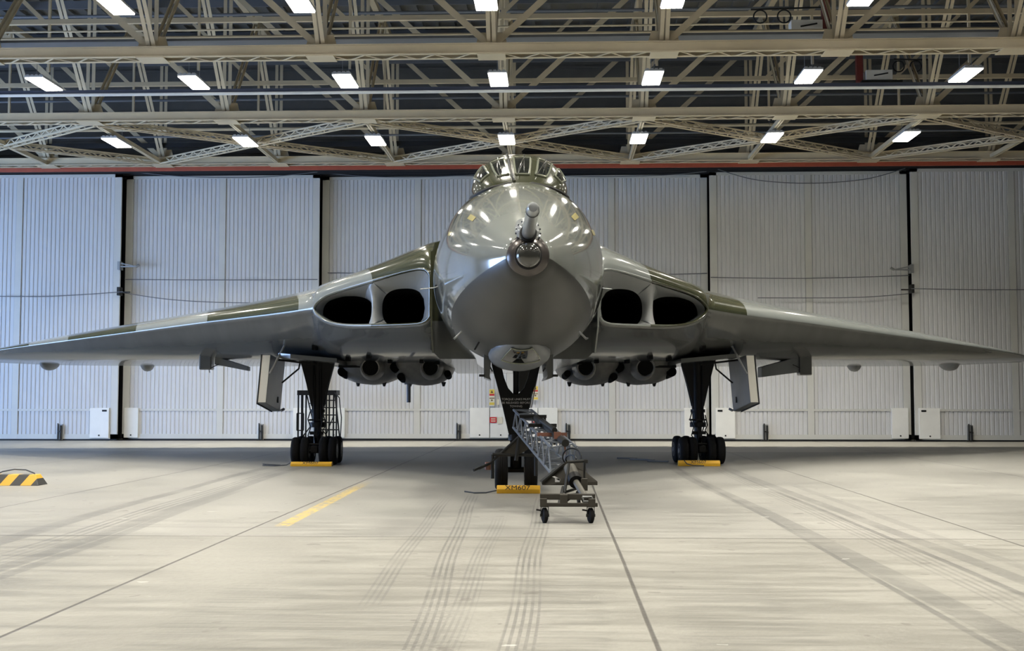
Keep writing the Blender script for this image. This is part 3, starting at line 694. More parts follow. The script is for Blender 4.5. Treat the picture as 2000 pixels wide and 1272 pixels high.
MB().tube([Vector(canf(s, -.205)) + Vector((0, -.01, .01)) for s in (3.05, 3.12, 3.2, 3.35, 3.6, 3.9, 4.1, 4.3)], .026, 8).out('centre_pillar', 'chrome', can)
# nose markings
def fpatch(name, m_, s0, s1, a0, a1, **k): return patch(name, m_, AC, lambda u, v: on_fus(u, v), s0, s1, a0, a1, .004, (0, 5, 3.6), **k)
fpatch('yellow_marking', 'nose_mark', 1.7, 2.2, .80, .88); fpatch('yellow_marking', 'nose_mark', 1.7, 2.1, -.90, -.82)
fpatch('yellow_marking', 'nose_mark', 2.6, 3.0, 1.09, 1.16); fpatch('yellow_marking', 'nose_mark', 2.6, 2.9, -1.17, -1.12)
# pitot probes and aerials
def stub(s, ang, L, r, dr, name='pitot_probe', m_='galv'):
    p = on_fus(s, ang); n_ = Vector((math.sin(ang), 0, math.cos(ang)))
    MB().tube([p - n_ * .05, p + n_ * L], r * 1.2, 8).tube([p + n_ * L + Vector((0, .02, 0)), p + n_ * L + Vector((0, -dr, 0))], r, 8).out(name, m_, AC)
stub(3.6, -2.37, .17, .014, .28); stub(3.6, 2.37, .17, .014, .28)
stub(4.2, -2.35, .16, .010, .12, 'aerial_rod', 'dark_metal'); stub(3.4, -2.62, .14, .012, .10, 'aerial_rod', 'dark_metal')
stub(5.2, -1.66, .24, .008, .03, 'vane'); stub(5.2, 1.66, .18, .008, .03, 'vane')

# wings ------------------------------------------------------------
SLE = [(1.4, 7.1), (4.4, 10.6), (7.5, 13.4), (10, 15.35), (13, 17.85), (15.5, 20.0), (16.5, 21.2), (16.9, 22.2)]
STE = [(1.4, 24.3), (9, 23.8), (15, 23.5), (16.5, 23.3), (16.9, 22.9)]
LEW = [(4.4, 3.60), (5, 3.56), (7.3, 3.46), (9.7, 3.31), (12.3, 3.16), (14.3, 3.04), (16.9, 2.82)]
UPL = [(1.62, 4.02), (1.70, 4.15), (1.9, 4.20), (2.9, 4.09), (3.7, 3.96), (4.05, 3.88), (4.28, 3.76), (4.38, 3.66), (4.4, 3.60)]
LOL = [(1.62, 3.20), (1.72, 3.10), (1.9, 3.06), (3.0, 3.10), (3.6, 3.16), (4.0, 3.26), (4.28, 3.43), (4.38, 3.53), (4.4, 3.60)]
CRE = [(1.0, 5.08), (1.6, 4.98), (3, 4.60), (4.5, 4.28), (6.2, 4.06), (8, 3.86), (10.3, 3.62), (12.5, 3.40), (14, 3.22), (15.6, 3.04), (16.9, 2.86)]
FLT = [(1.0, 2.50), (4, 2.53), (9, 2.60), (13, 2.66), (16.9, 2.80)]
TEW = [(1.0, 2.85), (4, 2.72), (9, 2.68), (14, 2.70), (16.9, 2.80)]
def up_pt(u, q, wl=None):
    s0, s1 = interp(SLE, u), interp(STE, u); t = q * q; wl = interp(UPL, u) if u < 4.4 else interp(LEW, u)
    cr = max(interp(CRE, u), wl + .03); te = interp(TEW, u); tc = .16 if u < 4.4 else .20; qc = math.sqrt(tc)
    w_ = interp([(0, wl), (qc * .5, wl + (cr - wl) * .66), (qc, cr), (.72, te + (cr - te) * .60), (1, te + .02)], q)
    return Vector((u, s0 + (s1 - s0) * t, w_))
def lo_pt(u, q):
    s0, s1 = interp(SLE, u), interp(STE, u); t = q * q; wl = interp(LOL, u) if u < 4.4 else interp(LEW, u)
    fl, te = interp(FLT, u), interp(TEW, u)
    w_ = interp([(0, wl), (.12, wl - (wl - fl) * .13), (.30, wl - (wl - fl) * .58), (.50, fl + (wl - fl) * .06), (.68, fl), (.86, fl + (te - fl) * .25), (1, te - .02)], q)
    return Vector((u, s0 + (s1 - s0) * t, w_))
def wing(sg):
    root = None
    us = [1.62, 1.66, 1.72, 1.8, 1.9, 2.2, 2.6, 3.0, 3.35, 3.6, 3.8, 3.95, 4.08, 4.18, 4.26, 4.32, 4.36, 4.385, 4.4, 4.6, 5, 5.6, 6.4, 7.3, 8.3, 9.3, 10.4, 11.5, 12.6, 13.6, 14.5, 15.2, 15.8, 16.2, 16.5, 16.7, 16.85, 16.9]
    N = 30; qs = [(i / N) ** 1.15 for i in range(N + 1)]
    mb = MB(); f3 = lambda p: (sg * p[0], p[1], p[2])
    mb.mi = 0; mb.loft([[f3(up_pt(u, q)) for q in qs] for u in us], closed=False)
    mb.mi = 1; mb.loft([[f3(lo_pt(u, q)) for q in qs] for u in us], closed=False)
    # trailing edge, tip and root closing
    mb.mi = 1; mb.loft([[f3(up_pt(u, 1)), f3(lo_pt(u, 1))] for u in us], closed=False)
    tp = [f3(up_pt(16.9, q)) for q in qs] + [f3(lo_pt(16.9, q)) for q in qs[::-1]]; mb.faces(tp, [tuple(range(len(tp)))])
    rt = [f3(up_pt(1.62, q)) for q in qs] + [f3(lo_pt(1.62, q)) for q in qs[::-1]]; mb.faces(rt, [tuple(range(len(rt)))])
    # root fairing set back behind the intake slot
    rs = []
    for u in (.9, 1.3, 1.625):
        r_ = []
        for q in qs:
            p = up_pt(1.62, q); 
            if p.y > 8.6: r_.append(f3((u, p.y, min(p.z + (1.62 - u) * .28, 5.2))))
        nq = len(r_)
        for q in qs[::-1]:
            p = lo_pt(1.62, q)
            if p.y > 8.6: r_.append(f3((u, p.y, p.z)))
        rs.append(r_)
    mb.mi = 0; mb.loft(rs)
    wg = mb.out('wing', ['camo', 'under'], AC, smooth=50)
    # intake: lip, funnel lining, two ducts
    um = [1.62, 1.66, 1.72, 1.8, 1.9, 2.05, 2.25, 2.45, 2.6, 2.75, 2.9, 3.05, 3.2, 3.35, 3.5, 3.65, 3.8, 3.95, 4.08, 4.18, 4.26, 4.32, 4.36, 4.385, 4.4]
    top = [up_pt(u, 0) for u in um]; bot = [lo_pt(u, 0) for u in um]
    ring = top + bot[-2::-1]          # inner top -> outer -> inner bottom
    cen = Vector((3.0, interp(SLE, 3.0), 3.62))
    lip = []
    for off, ins, rad in ((.0, .0, 0), (-.035, .006, 0), (-.055, .022, 0), (-.05, .042, 0), (-.02, .058, 0), (.06, .070, 0)):
        rr = []
        for i, p in enumerate(ring):
            a_, b_ = ring[i - 1], ring[(i + 1) % len(ring)]; t = (b_ - a_); t.y = 0; t.normalize(); n_ = Vector((t.z, 0, -t.x))
            d = Vector((cen.x - p.x, 0, cen.z - p.z)).normalized()
            if n_.dot(d) < 0: n_ = -n_
            n_ = (n_ * .6 + d * .4)
            rr.append(p + n_ * ins + Vector((0, off, 0)))
        lip.append(rr)
    lm = MB().loft([[f3(p) for p in r_] for r_ in lip], c0=False, c1=False); lm.mi = 0
    lm.out('intake_lip', 'camo', wg, smooth=60)
    inner = lip[-1]
    def hole(cx, cz, rw, rh, e, dep):
        def at(ang):
            c_, s_ = math.cos(ang), math.sin(ang); k = (abs(c_ / rw) ** e + abs(s_ / rh) ** e) ** (-1 / e)
            return Vector((cx + c_ * k, 0, cz + s_ * k))
        return at
    SPL = 2.93
    nm = len(um); tops = inner[:nm]; bots = inner[nm:]
    def poly_half(lo):
        if lo:
            T = [p for p in tops if p.x < SPL - .02]; B = [p for p in bots if p.x < SPL - .02]
            yt, yb = interp(SLE, SPL) + .28, interp(SLE, SPL) + .28
            zt = interp([(p.x, p.z) for p in tops], SPL); zb = interp([(p.x, p.z) for p in bots[::-1]], SPL)
            mid = [Vector((SPL, interp(SLE, SPL) + (.13 + .07 * math.sin(PI * i / 8)), lerp(zt, zb, i / 8))) for i in range(9)]
            return T + mid + B, [0] * len(T) + [1] * 9 + [0] * len(B)
        T = [p for p in tops if p.x > SPL + .02]; B = [p for p in bots if p.x > SPL + .02]
        zt = interp([(p.x, p.z) for p in tops], SPL); zb = interp([(p.x, p.z) for p in bots[::-1]], SPL)
        mid = [Vector((SPL, interp(SLE, SPL) + (.13 + .07 * math.sin(PI * i / 8)), lerp(zb, zt, i / 8))) for i in range(9)]
        return T + B + mid, [0] * len(T) + [0] * len(B) + [1] * 9
    lin = MB(); dm = []
    for lo, (cx, cz, rw, rh, e) in ((True, (2.29, 3.50, .46, .41, 2.6)), (False, (3.62, 3.50, .60, .38, 2.5))):
        out, spl = poly_half(lo); at = hole(cx, cz, rw, rh, e, 1)
        # resample the outline finely
        n_ = len(out); fine = []; fs_ = []
        for i in range(n_):
            for k in range(3): fine.append(out[i].lerp(out[(i + 1) % n_], k / 3)); fs_.append(lerp(spl[i], spl[(i + 1) % n_], k / 3))
        rings = []; K = 10
        yc = interp(SLE, cx) + .95
        hp = []
        for p in fine:
            ang = math.atan2(p.z - cz, p.x - cx); q = at(ang)
            # never let the hole ring leave the outline
            dp = Vector((p.x - cx, 0, p.z - cz)); dq = Vector((q.x - cx, 0, q.z - cz))
            if dq.length > dp.length * .96: q = Vector((cx, 0, cz)) + dp * .96
            q.y = yc + (q.x - cx) * .5; hp.append(q)
        for k in range(K + 1):
            t = k / K; r_ = []
            for p, q, s_ in zip(fine, hp, fs_):
                tx = lerp(t ** 1.6, t ** .62, s_); ty = lerp(t, t ** 1.5, s_)
                r_.append(f3((lerp(p.x, q.x, tx), lerp(p.y, q.y, ty), lerp(p.z, q.z, tx))))
            rings.append(r_)
        lin.loft(rings, c0=False, c1=False)
        d = MB(); rr = [[f3((q.x, q.y - .005, q.z)) for q in hp]]
        for yy, sc in ((.25, .97), (1.0, .9), (3.0, .85), (6.0, .85)): rr.append([f3((cx + (q.x - cx) * sc, q.y + yy, cz + (q.z - cz) * sc)) for q in hp])
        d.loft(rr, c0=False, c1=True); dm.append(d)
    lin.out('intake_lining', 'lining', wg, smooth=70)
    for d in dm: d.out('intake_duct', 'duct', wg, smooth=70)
    # boundary layer plate beside the fuselage
    pl = MB().prism([f3((1.60, 7.05, 4.45)), f3((1.60, 7.2, 3.0)), f3((1.60, 7.9, 2.52)), f3((1.60, 9.5, 2.6)), f3((1.60, 9.5, 4.75)), f3((1.6, 7.5, 4.55))], (sg * .03, 0, 0))
    pl.out('splitter_plate', 'camo', wg, smooth=0)
    # elevon jack fairings under the trailing edge
    for u, L, wd in ((14.46, 2.4, .22), (11.45, 1.9, .2), (8.6, 1.2, .12)):
        if u < 9 and sg < 0: pass
        y0 = interp(STE, u) - L * .80; z = interp(TEW, u) - .02; dep = .23 if u > 9 else .07
        rr = []
        for k in range(9):
            t = k / 8; h = dep * math.sin(PI * min(1, t * 1.0) ** .75) + .01; b_ = wd * math.sin(PI * t ** .8) + .02
            rr.append([(sg * (u - .12 + .3 * t) + b_ * math.cos(a_ * PI / 8), y0 + L * t, z + .04 - h * math.sin(a_ * PI / 8) * (1.0 if True else 1)) for a_ in range(9)])
        MB().loft(rr).out('elevon_fairing', 'door_grey', wg, smooth=50)
    return wg
WL, WR = wing(-1), wing(1)

# engine cowling bulges under each wing root
def cowl(sg):
    root = None; mb = MB()
    for cx, hw, zb in ((2.25, .86, 1.96), (3.65, .86, 1.98)):
        rr = []
        for y, k, h in ((14.3, .15, .05), (14.7, .55, .45), (15.2, .85, .8), (15.9, 1, 1), (17.5, 1, 1), (19, .95, .9), (20.5, .75, .6), (22, .4, .2)):
            rr.append([(sg * cx + hw * k * math.sin(a_ * 2 * PI / 28), y, 2.62 + ((2.62 - zb) * h * -abs(math.cos(a_ * 2 * PI / 28)) ** .8 if math.cos(a_ * 2 * PI / 28) > 0 else .12 * abs(math.cos(a_ * 2 * PI / 28)))) for a_ in range(28)])
        mb.loft(rr)
    c = mb.out('engine_cowling', 'bulge', AC, smooth=50)
    for cx, cz, rw, rh in ((1.95, 2.40, .19, .17), (3.45, 2.40, .20, .17), (2.75, 2.17, .10, .07), (4.25, 2.30, .13, .12), (1.55, 2.25, .09, .12), (2.9, 2.42, .13, .09)):
        s_ = MB(); y = 14.25 if rh > .14 else 15.15
        s_.tube([(sg * cx, y - .12, cz), (sg * cx, y + .9, cz - .05)], [rw, rw * 1.02], 18); s_.out('cowl_scoop', 'duct', c, smooth=40)
        if rh > .14:
            l = MB(); l.lathe([(0, rw), (-.03, rw + .03), (.05, rw + .06), (.6, rw + .12), (1.1, rw)], (sg * cx, y - .12, cz - .02), (0, 1, 0), 20, False); l.out('scoop_lip', 'bulge', c, smooth=50)
    for cx in (1.7, 2.6, 3.3, 4.0): MB().tube([(sg * cx, 16.5, 2.05), (sg * cx, 16.5, 1.93)], [.07, .03], 8).out('drain_stub', 'dark_metal', c)
    for cx, y in ((4.62, 12.6), (3.3, 12.2), (2.9, 13.4), (2.1, 12.9), (1.75, 13.6), (3.9, 13.2)):
        z = lo_pt(cx, math.sqrt((y - interp(SLE, cx)) / (interp(STE, cx) - interp(SLE, cx)))).z
        MB().box(sg * cx - .045, sg * cx + .045, y - .2, y + .2, z - .07, z + .05).out('vent', 'duct', c, smooth=0)
    return c
CL, CR = cowl(-1), cowl(1)
MB().tube([(-2.62, 16.2, 2.1), (-2.62, 16.2, 1.50)], .055, 14).tube([(-2.62, 16.2, 2.05), (-2.62, 16.2, 1.98)], .12, 12).out('drain_pipe', 'steel_dark', AC)
# underside belly between the wings
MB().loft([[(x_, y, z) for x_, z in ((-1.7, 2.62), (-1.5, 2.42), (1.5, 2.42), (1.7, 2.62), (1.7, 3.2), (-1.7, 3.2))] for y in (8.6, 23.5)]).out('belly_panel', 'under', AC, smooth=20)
# tail fin and jet pipes (seen only from other positions)
MB().loft([[(.16 * k, y0, z), (0, y0 - .4 * k, z), (-.16 * k, y0, z), (-.03, y1, z), (.03, y1, z)] for z, y0, y1, k in ((4.9, 20.2, 27.6, 1), (8.1, 25.0, 28.2, .6), (8.25, 25.8, 28.2, .2))]).out('tail_fin', 'camo', AC, smooth=30)

# landing gear --------------------------------------------------------
def wheel(par, x, y, z, r, wd, name='wheel', hub=True):
    prof = [(-wd / 2, r * .52), (-wd / 2 - .004, r * .62), (-wd * .5, r * .86), (-wd * .40, r * .955), (-wd * .22, r * .992), (-wd * .10, r), (-wd * .085, r * .985), (-wd * .06, r), (wd * .06, r), (wd * .085, r * .985), (wd * .1, r), (wd * .22, r * .992), (wd * .40, r * .955), (wd * .5, r * .86), (wd / 2 + .004, r * .62), (wd / 2, r * .52)]
    o = MB().lathe(prof, (0, 0, 0), (1, 0, 0), 40).out(name, 'tyre', par, smooth=40); o.location = (x, y, z)
    for s_ in (-1, 1):
        h = MB().lathe([(s_ * wd * .5, r * .53), (s_ * wd * .52, r * .5), (s_ * wd * .40, r * .42), (s_ * wd * .40, r * .2), (s_ * wd * .55, r * .16), (s_ * wd * .55, .001)], (0, 0, 0), (1, 0, 0), 24)
        h.out('wheel_hub', 'hub', o, smooth=30)
    return o
def main_gear(sg):
    g = empty('main_landing_gear'); g.parent = AC; g.location = (sg * 4.72, 13.9, 0)
    b_ = MB(); b_.prism([(-.43, -.1, 2.62), (.43, -.1, 2.62), (.40, -.1, 2.44), (.15, -.1, 1.50), (.12, -.1, 1.30), (-.12, -.1, 1.30), (-.15, -.1, 1.50), (-.40, -.1, 2.44)], (0, .2, 0))
    for s_ in (-1, 1): b_.tube([(s_ * .40, 0, 2.62), (s_ * .13, 0, 1.42)], .035, 8)
    b_.out('side_brace', 'gear_black', g, smooth=0, bevel=.01)
    MB().tube([(0, 0, 2.7), (0, 0, 1.45), (0, 0, .95)], [.15, .15, .13], 20).tube([(0, 0, 1.02), (0, 0, .90)], .20, 20).tube([(0, 0, 1.34), (0, 0, 1.26)], .18, 20).out('oleo_leg', 'gear_black', g)
    MB().tube([(0, 0, .95), (0, 0, .42)], .095, 20).out('piston', 'dark_metal', g)
    MB().tube([(-.06, -.17, 2.2), (-.06, -.17, 1.0)], .018, 8).tube([(.09, -.16, 2.3), (.1, -.17, 1.3), (.13, -.2, .98), (.05, -.2, .7)], .014, 8).tube([(-.16, -.12, 1.3), (-.22, -.14, 1.1), (-.14, -.2, .9), (-.2, -.22, .7), (-.08, -.2, .55)], .014, 8).tube([(.16, -.12, 1.2), (.22, -.1, .95), (.15, -.15, .82), (.24, -.1, .7), (.2, -.1, .6)], .014, 8).out('brake_hose', 'gear_black', g)
    MB().bar((0, -.12, .95), (0, -.34, .68), .09, .05).bar((0, -.34, .68), (0, -.1, .45), .08, .05).bar((0, .12, .95), (0, .34, .68), .09, .05).bar((0, .34, .68), (0, .1, .45), .08, .05).box(-.17, .17, -.17, -.1, .72, .8).box(-.2, .18, -.15, .15, 1.06, 1.1).out('torque_link', 'gear_black', g, smooth=0, bevel=.008)
    MB().box(-.055, .055, -.115, -.108, 2.02, 2.12).out('data_plate', 'sign_y' if sg < 0 else 'hub', g, smooth=0)
    bg_ = MB(); bg_.box(-.085, .085, -.62, .62, .30, .46)
    for y in (-.45, .45): bg_.tube([(-.50, y, .33), (.50, y, .33)], .055, 14)
    bg_.tube([(-.13, -.55, .50), (.13, -.55, .50)], .03, 8); bg_.out('bogie_beam', 'gear_black', g, bevel=.01)
    for y in (-.45, .45):
        for x_ in (-.45, -.225, .225, .45): wheel(g, x_, y, .335, .335, .19)
    # leg door: boxed panel hanging outboard and its links
    d = empty('gear_door'); d.parent = AC; o = (sg * 5.70, 13.85, 0); d.location = o
    wd, ln, th = .0, 1.5, .17
    # panel: outer white edge faces forward, inner grey face towards the leg
    ln = lambda z: sg * (2.62 - z) * .085
    p = [(0, -1.05, 2.66), (ln(1.5), -1.05, 1.50), (ln(1.28), 1.05, 1.28), (0, 1.05, 2.56)]
    MB().prism([(q[0], q[1], q[2]) for q in p], (sg * .20, 0, 0)).out('door_skin', 'door_grey', d, smooth=0, bevel=.012)
    MB().prism([(sg * .01, -1.065, 2.64), (ln(1.52) + sg * .01, -1.065, 1.52), (ln(1.52) + sg * .19, -1.065, 1.52), (sg * .19, -1.065, 2.64)], (0, .012, 0)).out('door_edge', 'door_white2', d, smooth=0)
    MB().prism([(sg * .20, -1.07, 2.66), (ln(1.48) + sg * .20, -1.07, 1.48), (ln(1.26) + sg * .20, 1.06, 1.26), (sg * .20, 1.06, 2.56)], (sg * .025, 0, 0)).out('edge_seal', 'black_gap', d, smooth=0)
    MB().tube([(ln(1.3) - sg * .03, 1.0, 1.30), (ln(1.3) - sg * .09, 1.08, 1.34)], .035, 8).out('door_roller', 'galv', d)
    MB().tube([(-sg * .32, -.8, 2.95), (sg * .02, -1.04, 2.2)], .028, 8).out('door_strut', 'galv', d)
    MB().tube([(-sg * .55, .2, 2.75), (-sg * .48, .2, 2.35), (-sg * .05, .3, 2.0)], .022, 8).out('door_link', 'dark_metal', d)
    MB().box(ln(1.6) - .012 - sg * .01, ln(1.6) + .012 - sg * .01, .45, .55, 1.5, 1.65).out('latch', 'dark_metal', d, smooth=0)
    # open wheel bay panel
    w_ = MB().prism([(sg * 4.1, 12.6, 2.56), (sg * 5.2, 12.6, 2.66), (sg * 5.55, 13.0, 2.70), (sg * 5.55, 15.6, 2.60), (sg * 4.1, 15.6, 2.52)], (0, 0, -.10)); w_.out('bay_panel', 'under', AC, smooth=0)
    MB().bar((sg * 4.75, 13.6, 2.45), (sg * 6.0, 13.6, 2.60), .05).out('bay_link', 'gear_black', AC, smooth=0)
    MB().bar((sg * 3.6, 14.6, 2.42), (sg * 4.3, 14.6, 2.42), .06).out('bay_link', 'gear_black', AC, smooth=0)
    return g
main_gear(-1); main_gear(1)
# hanging airbrake / fairing panels outboard of the gear doors
def flap(sg):
    p = empty('underwing_panel'); p.parent = AC; p.location = (sg * 7.9, 15.6, 0)
    MB().box(-.16, .16, -.02, .35, 2.36 if sg < 0 else 2.22, 2.95).out('housing', 'under', p, smooth=0, bevel=.03)
    q = MB().prism([(-sg * .15, .1, 2.72), (-sg * 1.15, .1, 2.44), (-sg * 1.15, .1, 2.17), (-sg * .15, .1, 2.30)], (0, .5 if sg > 0 else .12, 0)) if sg > 0 else MB().prism([(.22, .1, 2.72), (1.10, .1, 2.44), (1.10, .1, 2.33), (.22, .1, 2.50)], (0, .3, 0))
    q.out('flap', 'door_grey', p, smooth=0, bevel=.012)
    MB().tube([(sg * -.1, 0, 2.38), (sg * -.12, 0, 2.28)], .012, 6).tube([(sg * -.14, 0, 2.4), (sg * -.35, 0, 2.5)], .012, 6).out('link_rod', 'dark_metal', p)
flap(-1); flap(1)

# nose gear
ng = empty('nose_landing_gear'); ng.parent = AC; ng.location = (-.03, 5.3, 0)
yk = MB()
lf = [(-.44, 2.42), (-.43, 2.2), (-.30, 1.75), (-.235, 1.45), (-.12, .95), (-.10, .82)]
rt = [(.10, .82), (.12, .95), (.21, 1.45), (.26, 1.75), (.43, 2.2), (.46, 2.42)]
inn = [(.27, 2.42), (.25, 2.2), (.16, 1.85), (.05, 1.70), (-.05, 1.70), (-.14, 1.80), (-.21, 1.98), (-.26, 2.2), (-.28, 2.42)]
# the fork is split down the middle so both halves are simple outlines
hl = [(-.44, 2.42), (-.43, 2.2), (-.31, 1.75), (-.235, 1.45), (-.12, .95), (-.10, .82), (0, .82), (0, 1.69), (-.05, 1.70), (-.14, 1.80), (-.21, 1.98), (-.26, 2.2), (-.28, 2.42)]
yk.prism([(x_, -.09, z) for x_, z in hl], (0, .18, 0)); yk.prism([(-x_, -.09, z) for x_, z in hl], (0, .18, 0))
yk.out('leg_fork', 'gear_black', ng, smooth=0, bevel=.01)
MB().tube([(0, 0, 2.5), (0, 0, 1.6)], .05, 14).out('retraction_jack', 'gear_black', ng)
MB().tube([(.40, -.02, 2.4), (.24, -.1, 1.45)], .015, 8).tube([(.45, -.02, 2.4), (.27, -.1, 1.45)], .010, 8).out('hydraulic_line', 'chrome', ng)
MB().tube([(0, 0, 1.2), (0, 0, .40)], .10, 18).tube([(0, 0, .98), (0, 0, .88)], .14, 18).out('oleo_leg', 'gear_black', ng)
MB().tube([(-.36, 0, .36), (.36, 0, .36)], .05, 14).bar((0, -.1, .9), (0, -.26, .66), .1, .05).bar((0, -.26, .66), (0, -.08, .44), .09, .05).out('axle', 'gear_black', ng)
wheel(ng, -.26, 0, .365, .365, .22); wheel(ng, .26, 0, .365, .365, .22)
for i, t_ in enumerate(('TORQUE LINKS MUST', 'BE RELEASED BEFORE', 'TOWING')): text(t_, .052, (0, -.094, 1.60 - .062 * i), (PI / 2, 0, 0), 'white_text', ng)
for s_ in (-1, 1):
    d = MB().prism([(s_ * .46, 4.7, 2.40), (s_ * .50, 4.7, 2.0), (s_ * .47, 4.7, 1.93), (s_ * .60, 4.7, 1.98), (s_ * .60, 4.7, 2.40)], (0, 1.6, 0)); q = d.out('nose_gear_door', 'under', AC, smooth=0, bevel=.01)
    MB().tube([(s_ * .57, 4.9, 2.3), (s_ * .45, 5.2, 2.1)], .015, 6).out('door_link', 'dark_metal', q)
    MB().box(min(s_ * .58, s_ * .68), max(s_ * .58, s_ * .68), 4.66, 4.72, 1.99, 2.03).out('door_hook', 'dark_metal', q, smooth=0)
MB().box(.06, .34, 8.8, 9.2, 1.75, 2.4).out('antenna_box', 'dark_metal', AC, smooth=0, bevel=.01)

# ------------------------------------------------------------------ chocks
def chock(px0, px1, py0, py1, lab, rope, tsize):
    Y = CH * F / (py1 - VY); p, q = U(px0, py1, Y), U(px1, py1, Y); L = (q.x - p.x) / 2; h = U(px0, py0, Y).z
    r = empty('wheel_chock', ((p.x + q.x) / 2, Y, 0), label=lab, cat='chock', group='yellow wheel chocks')
    MB().prism([(-L, 0, 0), (-L, 0, h * .55), (-L, .05, h), (-L, .13, h), (-L, .22, 0)], (2 * L, 0, 0)).out('chock_body', 'yellow', r, smooth=0, bevel=.008)
    text('XM607', tsize, (-L * .04, .012, h * .72), (PI / 2 - .38, 0, 0), 'black_text', r, name='serial_lettering', sx=1.25)
    MB().tube([(a_ * 1.0, b_, c_) for a_, b_, c_ in rope], .012, 8).out('rope_handle', 'rope', r)
    return r
chock(970, 1055, 949, 963, 'yellow chock marked in black, in front of the nose wheels', [(-.36, .05, .05), (-.42, .02, .04), (-.55, 0, .015), (-.75, -.05, .015), (-.92, .05, .03)], .115)
chock(567, 647.5, 902.5, 911.5, 'yellow chock marked in black, in front of the left main wheels', [(-.48, .1, .1), (-.60, .1, .03), (-.85, -.05, .015), (-1.15, 0, .02), (-1.1, .25, .02), (-.8, .3, .015), (-1.25, .4, .03)], .105)
chock(1325, 1407, 900, 909.5, 'yellow chock marked in black, in front of the right main wheels', [(-.36, .0, .14), (-.3, -.03, .06), (-.15, -.05, .02), (.0, -.06, .015), (.1, -.1, .015)], .10)

# striped barrier block at the left edge
Y = CH * F / (950.5 - VY); p = U(75, 950, Y); r = empty('striped_block', (p.x - .75, Y, 0), label='black and yellow striped concrete block with rope handle on the floor at the left edge', cat='barrier')
MB().loft([[(-.95 + k, 0 + j, z), (.75 - k, 0 + j, z), (.75 - k, .42 - j, z), (-.95 + k, .42 - j, z)] for z, k, j in ((0, 0, 0), (.20, .10, .10))]).out('block_body', 'stripe', r, smooth=0, bevel=.01)
MB().tube([(-.15, .2, .19), (-.02, .2, .25), (.2, .2, .29), (.42, .2, .28), (.58, .2, .22), (.66, .15, .12), (.66, .1, .1)], .012, 8).out('rope_handle', 'rope', r)

# ------------------------------------------------------------------ lattice boom with its trolley, hitched to the nose gear
r = empty('lattice_jib', (.14, 15.9, 0), label='grey lattice boom on a castored trolley leaning up to the nose gear leg', cat='trolley')
def Lc(px, py, Y): return U(px, py, Y) - Vector((.14, 15.9, 0))
A, B = Lc(1020, 818, 20.4), Lc(1101, 899, 16.95)
dr = (B - A).normalized(); sd = dr.cross(Vector((0, 0, 1))).normalized(); upv = sd.cross(dr)
def lat(A, B, w0, w1, name, m_):
    c = []
    for a_, b_ in ((-1, -1), (1, -1), (1, 1), (-1, 1)): c.append((A + sd * a_ * w0 / 2 + upv * b_ * w0 / 2, B + sd * a_ * w1 / 2 + upv * b_ * w1 / 2))
    lm = MB()
    for p_, q_ in c: lm.tube([p_, q_], .020, 8)
    lm.out(name + '_rail', m_, r)
    lw = MB(); n_ = 7
    for f_ in range(4):
        P, Q = c[f_], c[(f_ + 1) % 4]
        for i in range(n_):
            a_, b_ = i / n_, (i + .5) / n_; e = (i + 1) / n_
            lw.tube([P[0].lerp(P[1], a_), Q[0].lerp(Q[1], b_)], .013, 6); lw.tube([Q[0].lerp(Q[1], b_), P[0].lerp(P[1], e)], .013, 6)
            if f_ % 2 == 0: lw.tube([P[0].lerp(P[1], a_), Q[0].lerp(Q[1], a_)], .012, 6)
    lw.out(name + '_web', m_, r)
lat(A, B, .30, .36, 'lattice', 'ladder')
# inner slide, ram and clamps along the boom
MB().tube([A.lerp(B, .3) + upv * .18 + sd * -.04, A.lerp(B, .97) + upv * .22 + sd * -.04], .055, 12).tube([A.lerp(B, .5) + upv * .26, A.lerp(B, .8) + upv * .30], .04, 10).out('slide_tube', 'dark_metal', r)
for t in (.28, .52, .74):
    c = A.lerp(B, t); MB().bar(c - sd * .22 + upv * .2, c + sd * .22 + upv * .2, .09, .05).bar(c - sd * .2 - upv * .1, c - sd * .2 + upv * .2, .04).out('clamp', 'dark_metal' if t != .74 else 'rust', r, smooth=0)
MB().box(-.05, .05, -.05, .05, -.05, .05).out('pad', 'rust', r, smooth=0).location = A.lerp(B, .86) + upv * .26
# hitch on the nose wheels
H = [Lc(957, 905, 20.3), Lc(1014, 853, 20.2), Lc(1052, 888, 20.3)]
MB().tube([H[0], H[1]], .022, 8).tube([H[1], H[2]], .02, 8).tube([Lc(962, 888, 20.25), Lc(1050, 889, 20.25)], .028, 8).tube([Lc(1008, 900, 20.2), H[1]], .03, 8).tube([Lc(962, 888, 20.3), Lc(962, 935, 20.3)], .03, 8).tube([Lc(1047, 888, 20.3), Lc(1047, 930, 20.3)], .03, 8).out('hitch_frame', 'dark_metal', r)
MB().prism([H[0].lerp(H[1], .35), H[1], H[1].lerp(H[2], .6), Lc(1015, 888, 20.2)], (0, .02, 0)).out('hitch_plate', 'olive', r, smooth=0)
MB().tube([Lc(958, 905, 20.2), Lc(925, 919, 20.0)], .022, 8).tube([Lc(958, 905, 20.2), Lc(935, 916, 20.2)], .02, 8).out('hitch_handle', 'gear_black', r)
MB().tube([Lc(953, 903, 20.25), Lc(953, 918, 20.25)], .05, 10).out('hitch_pin', 'rust', r)
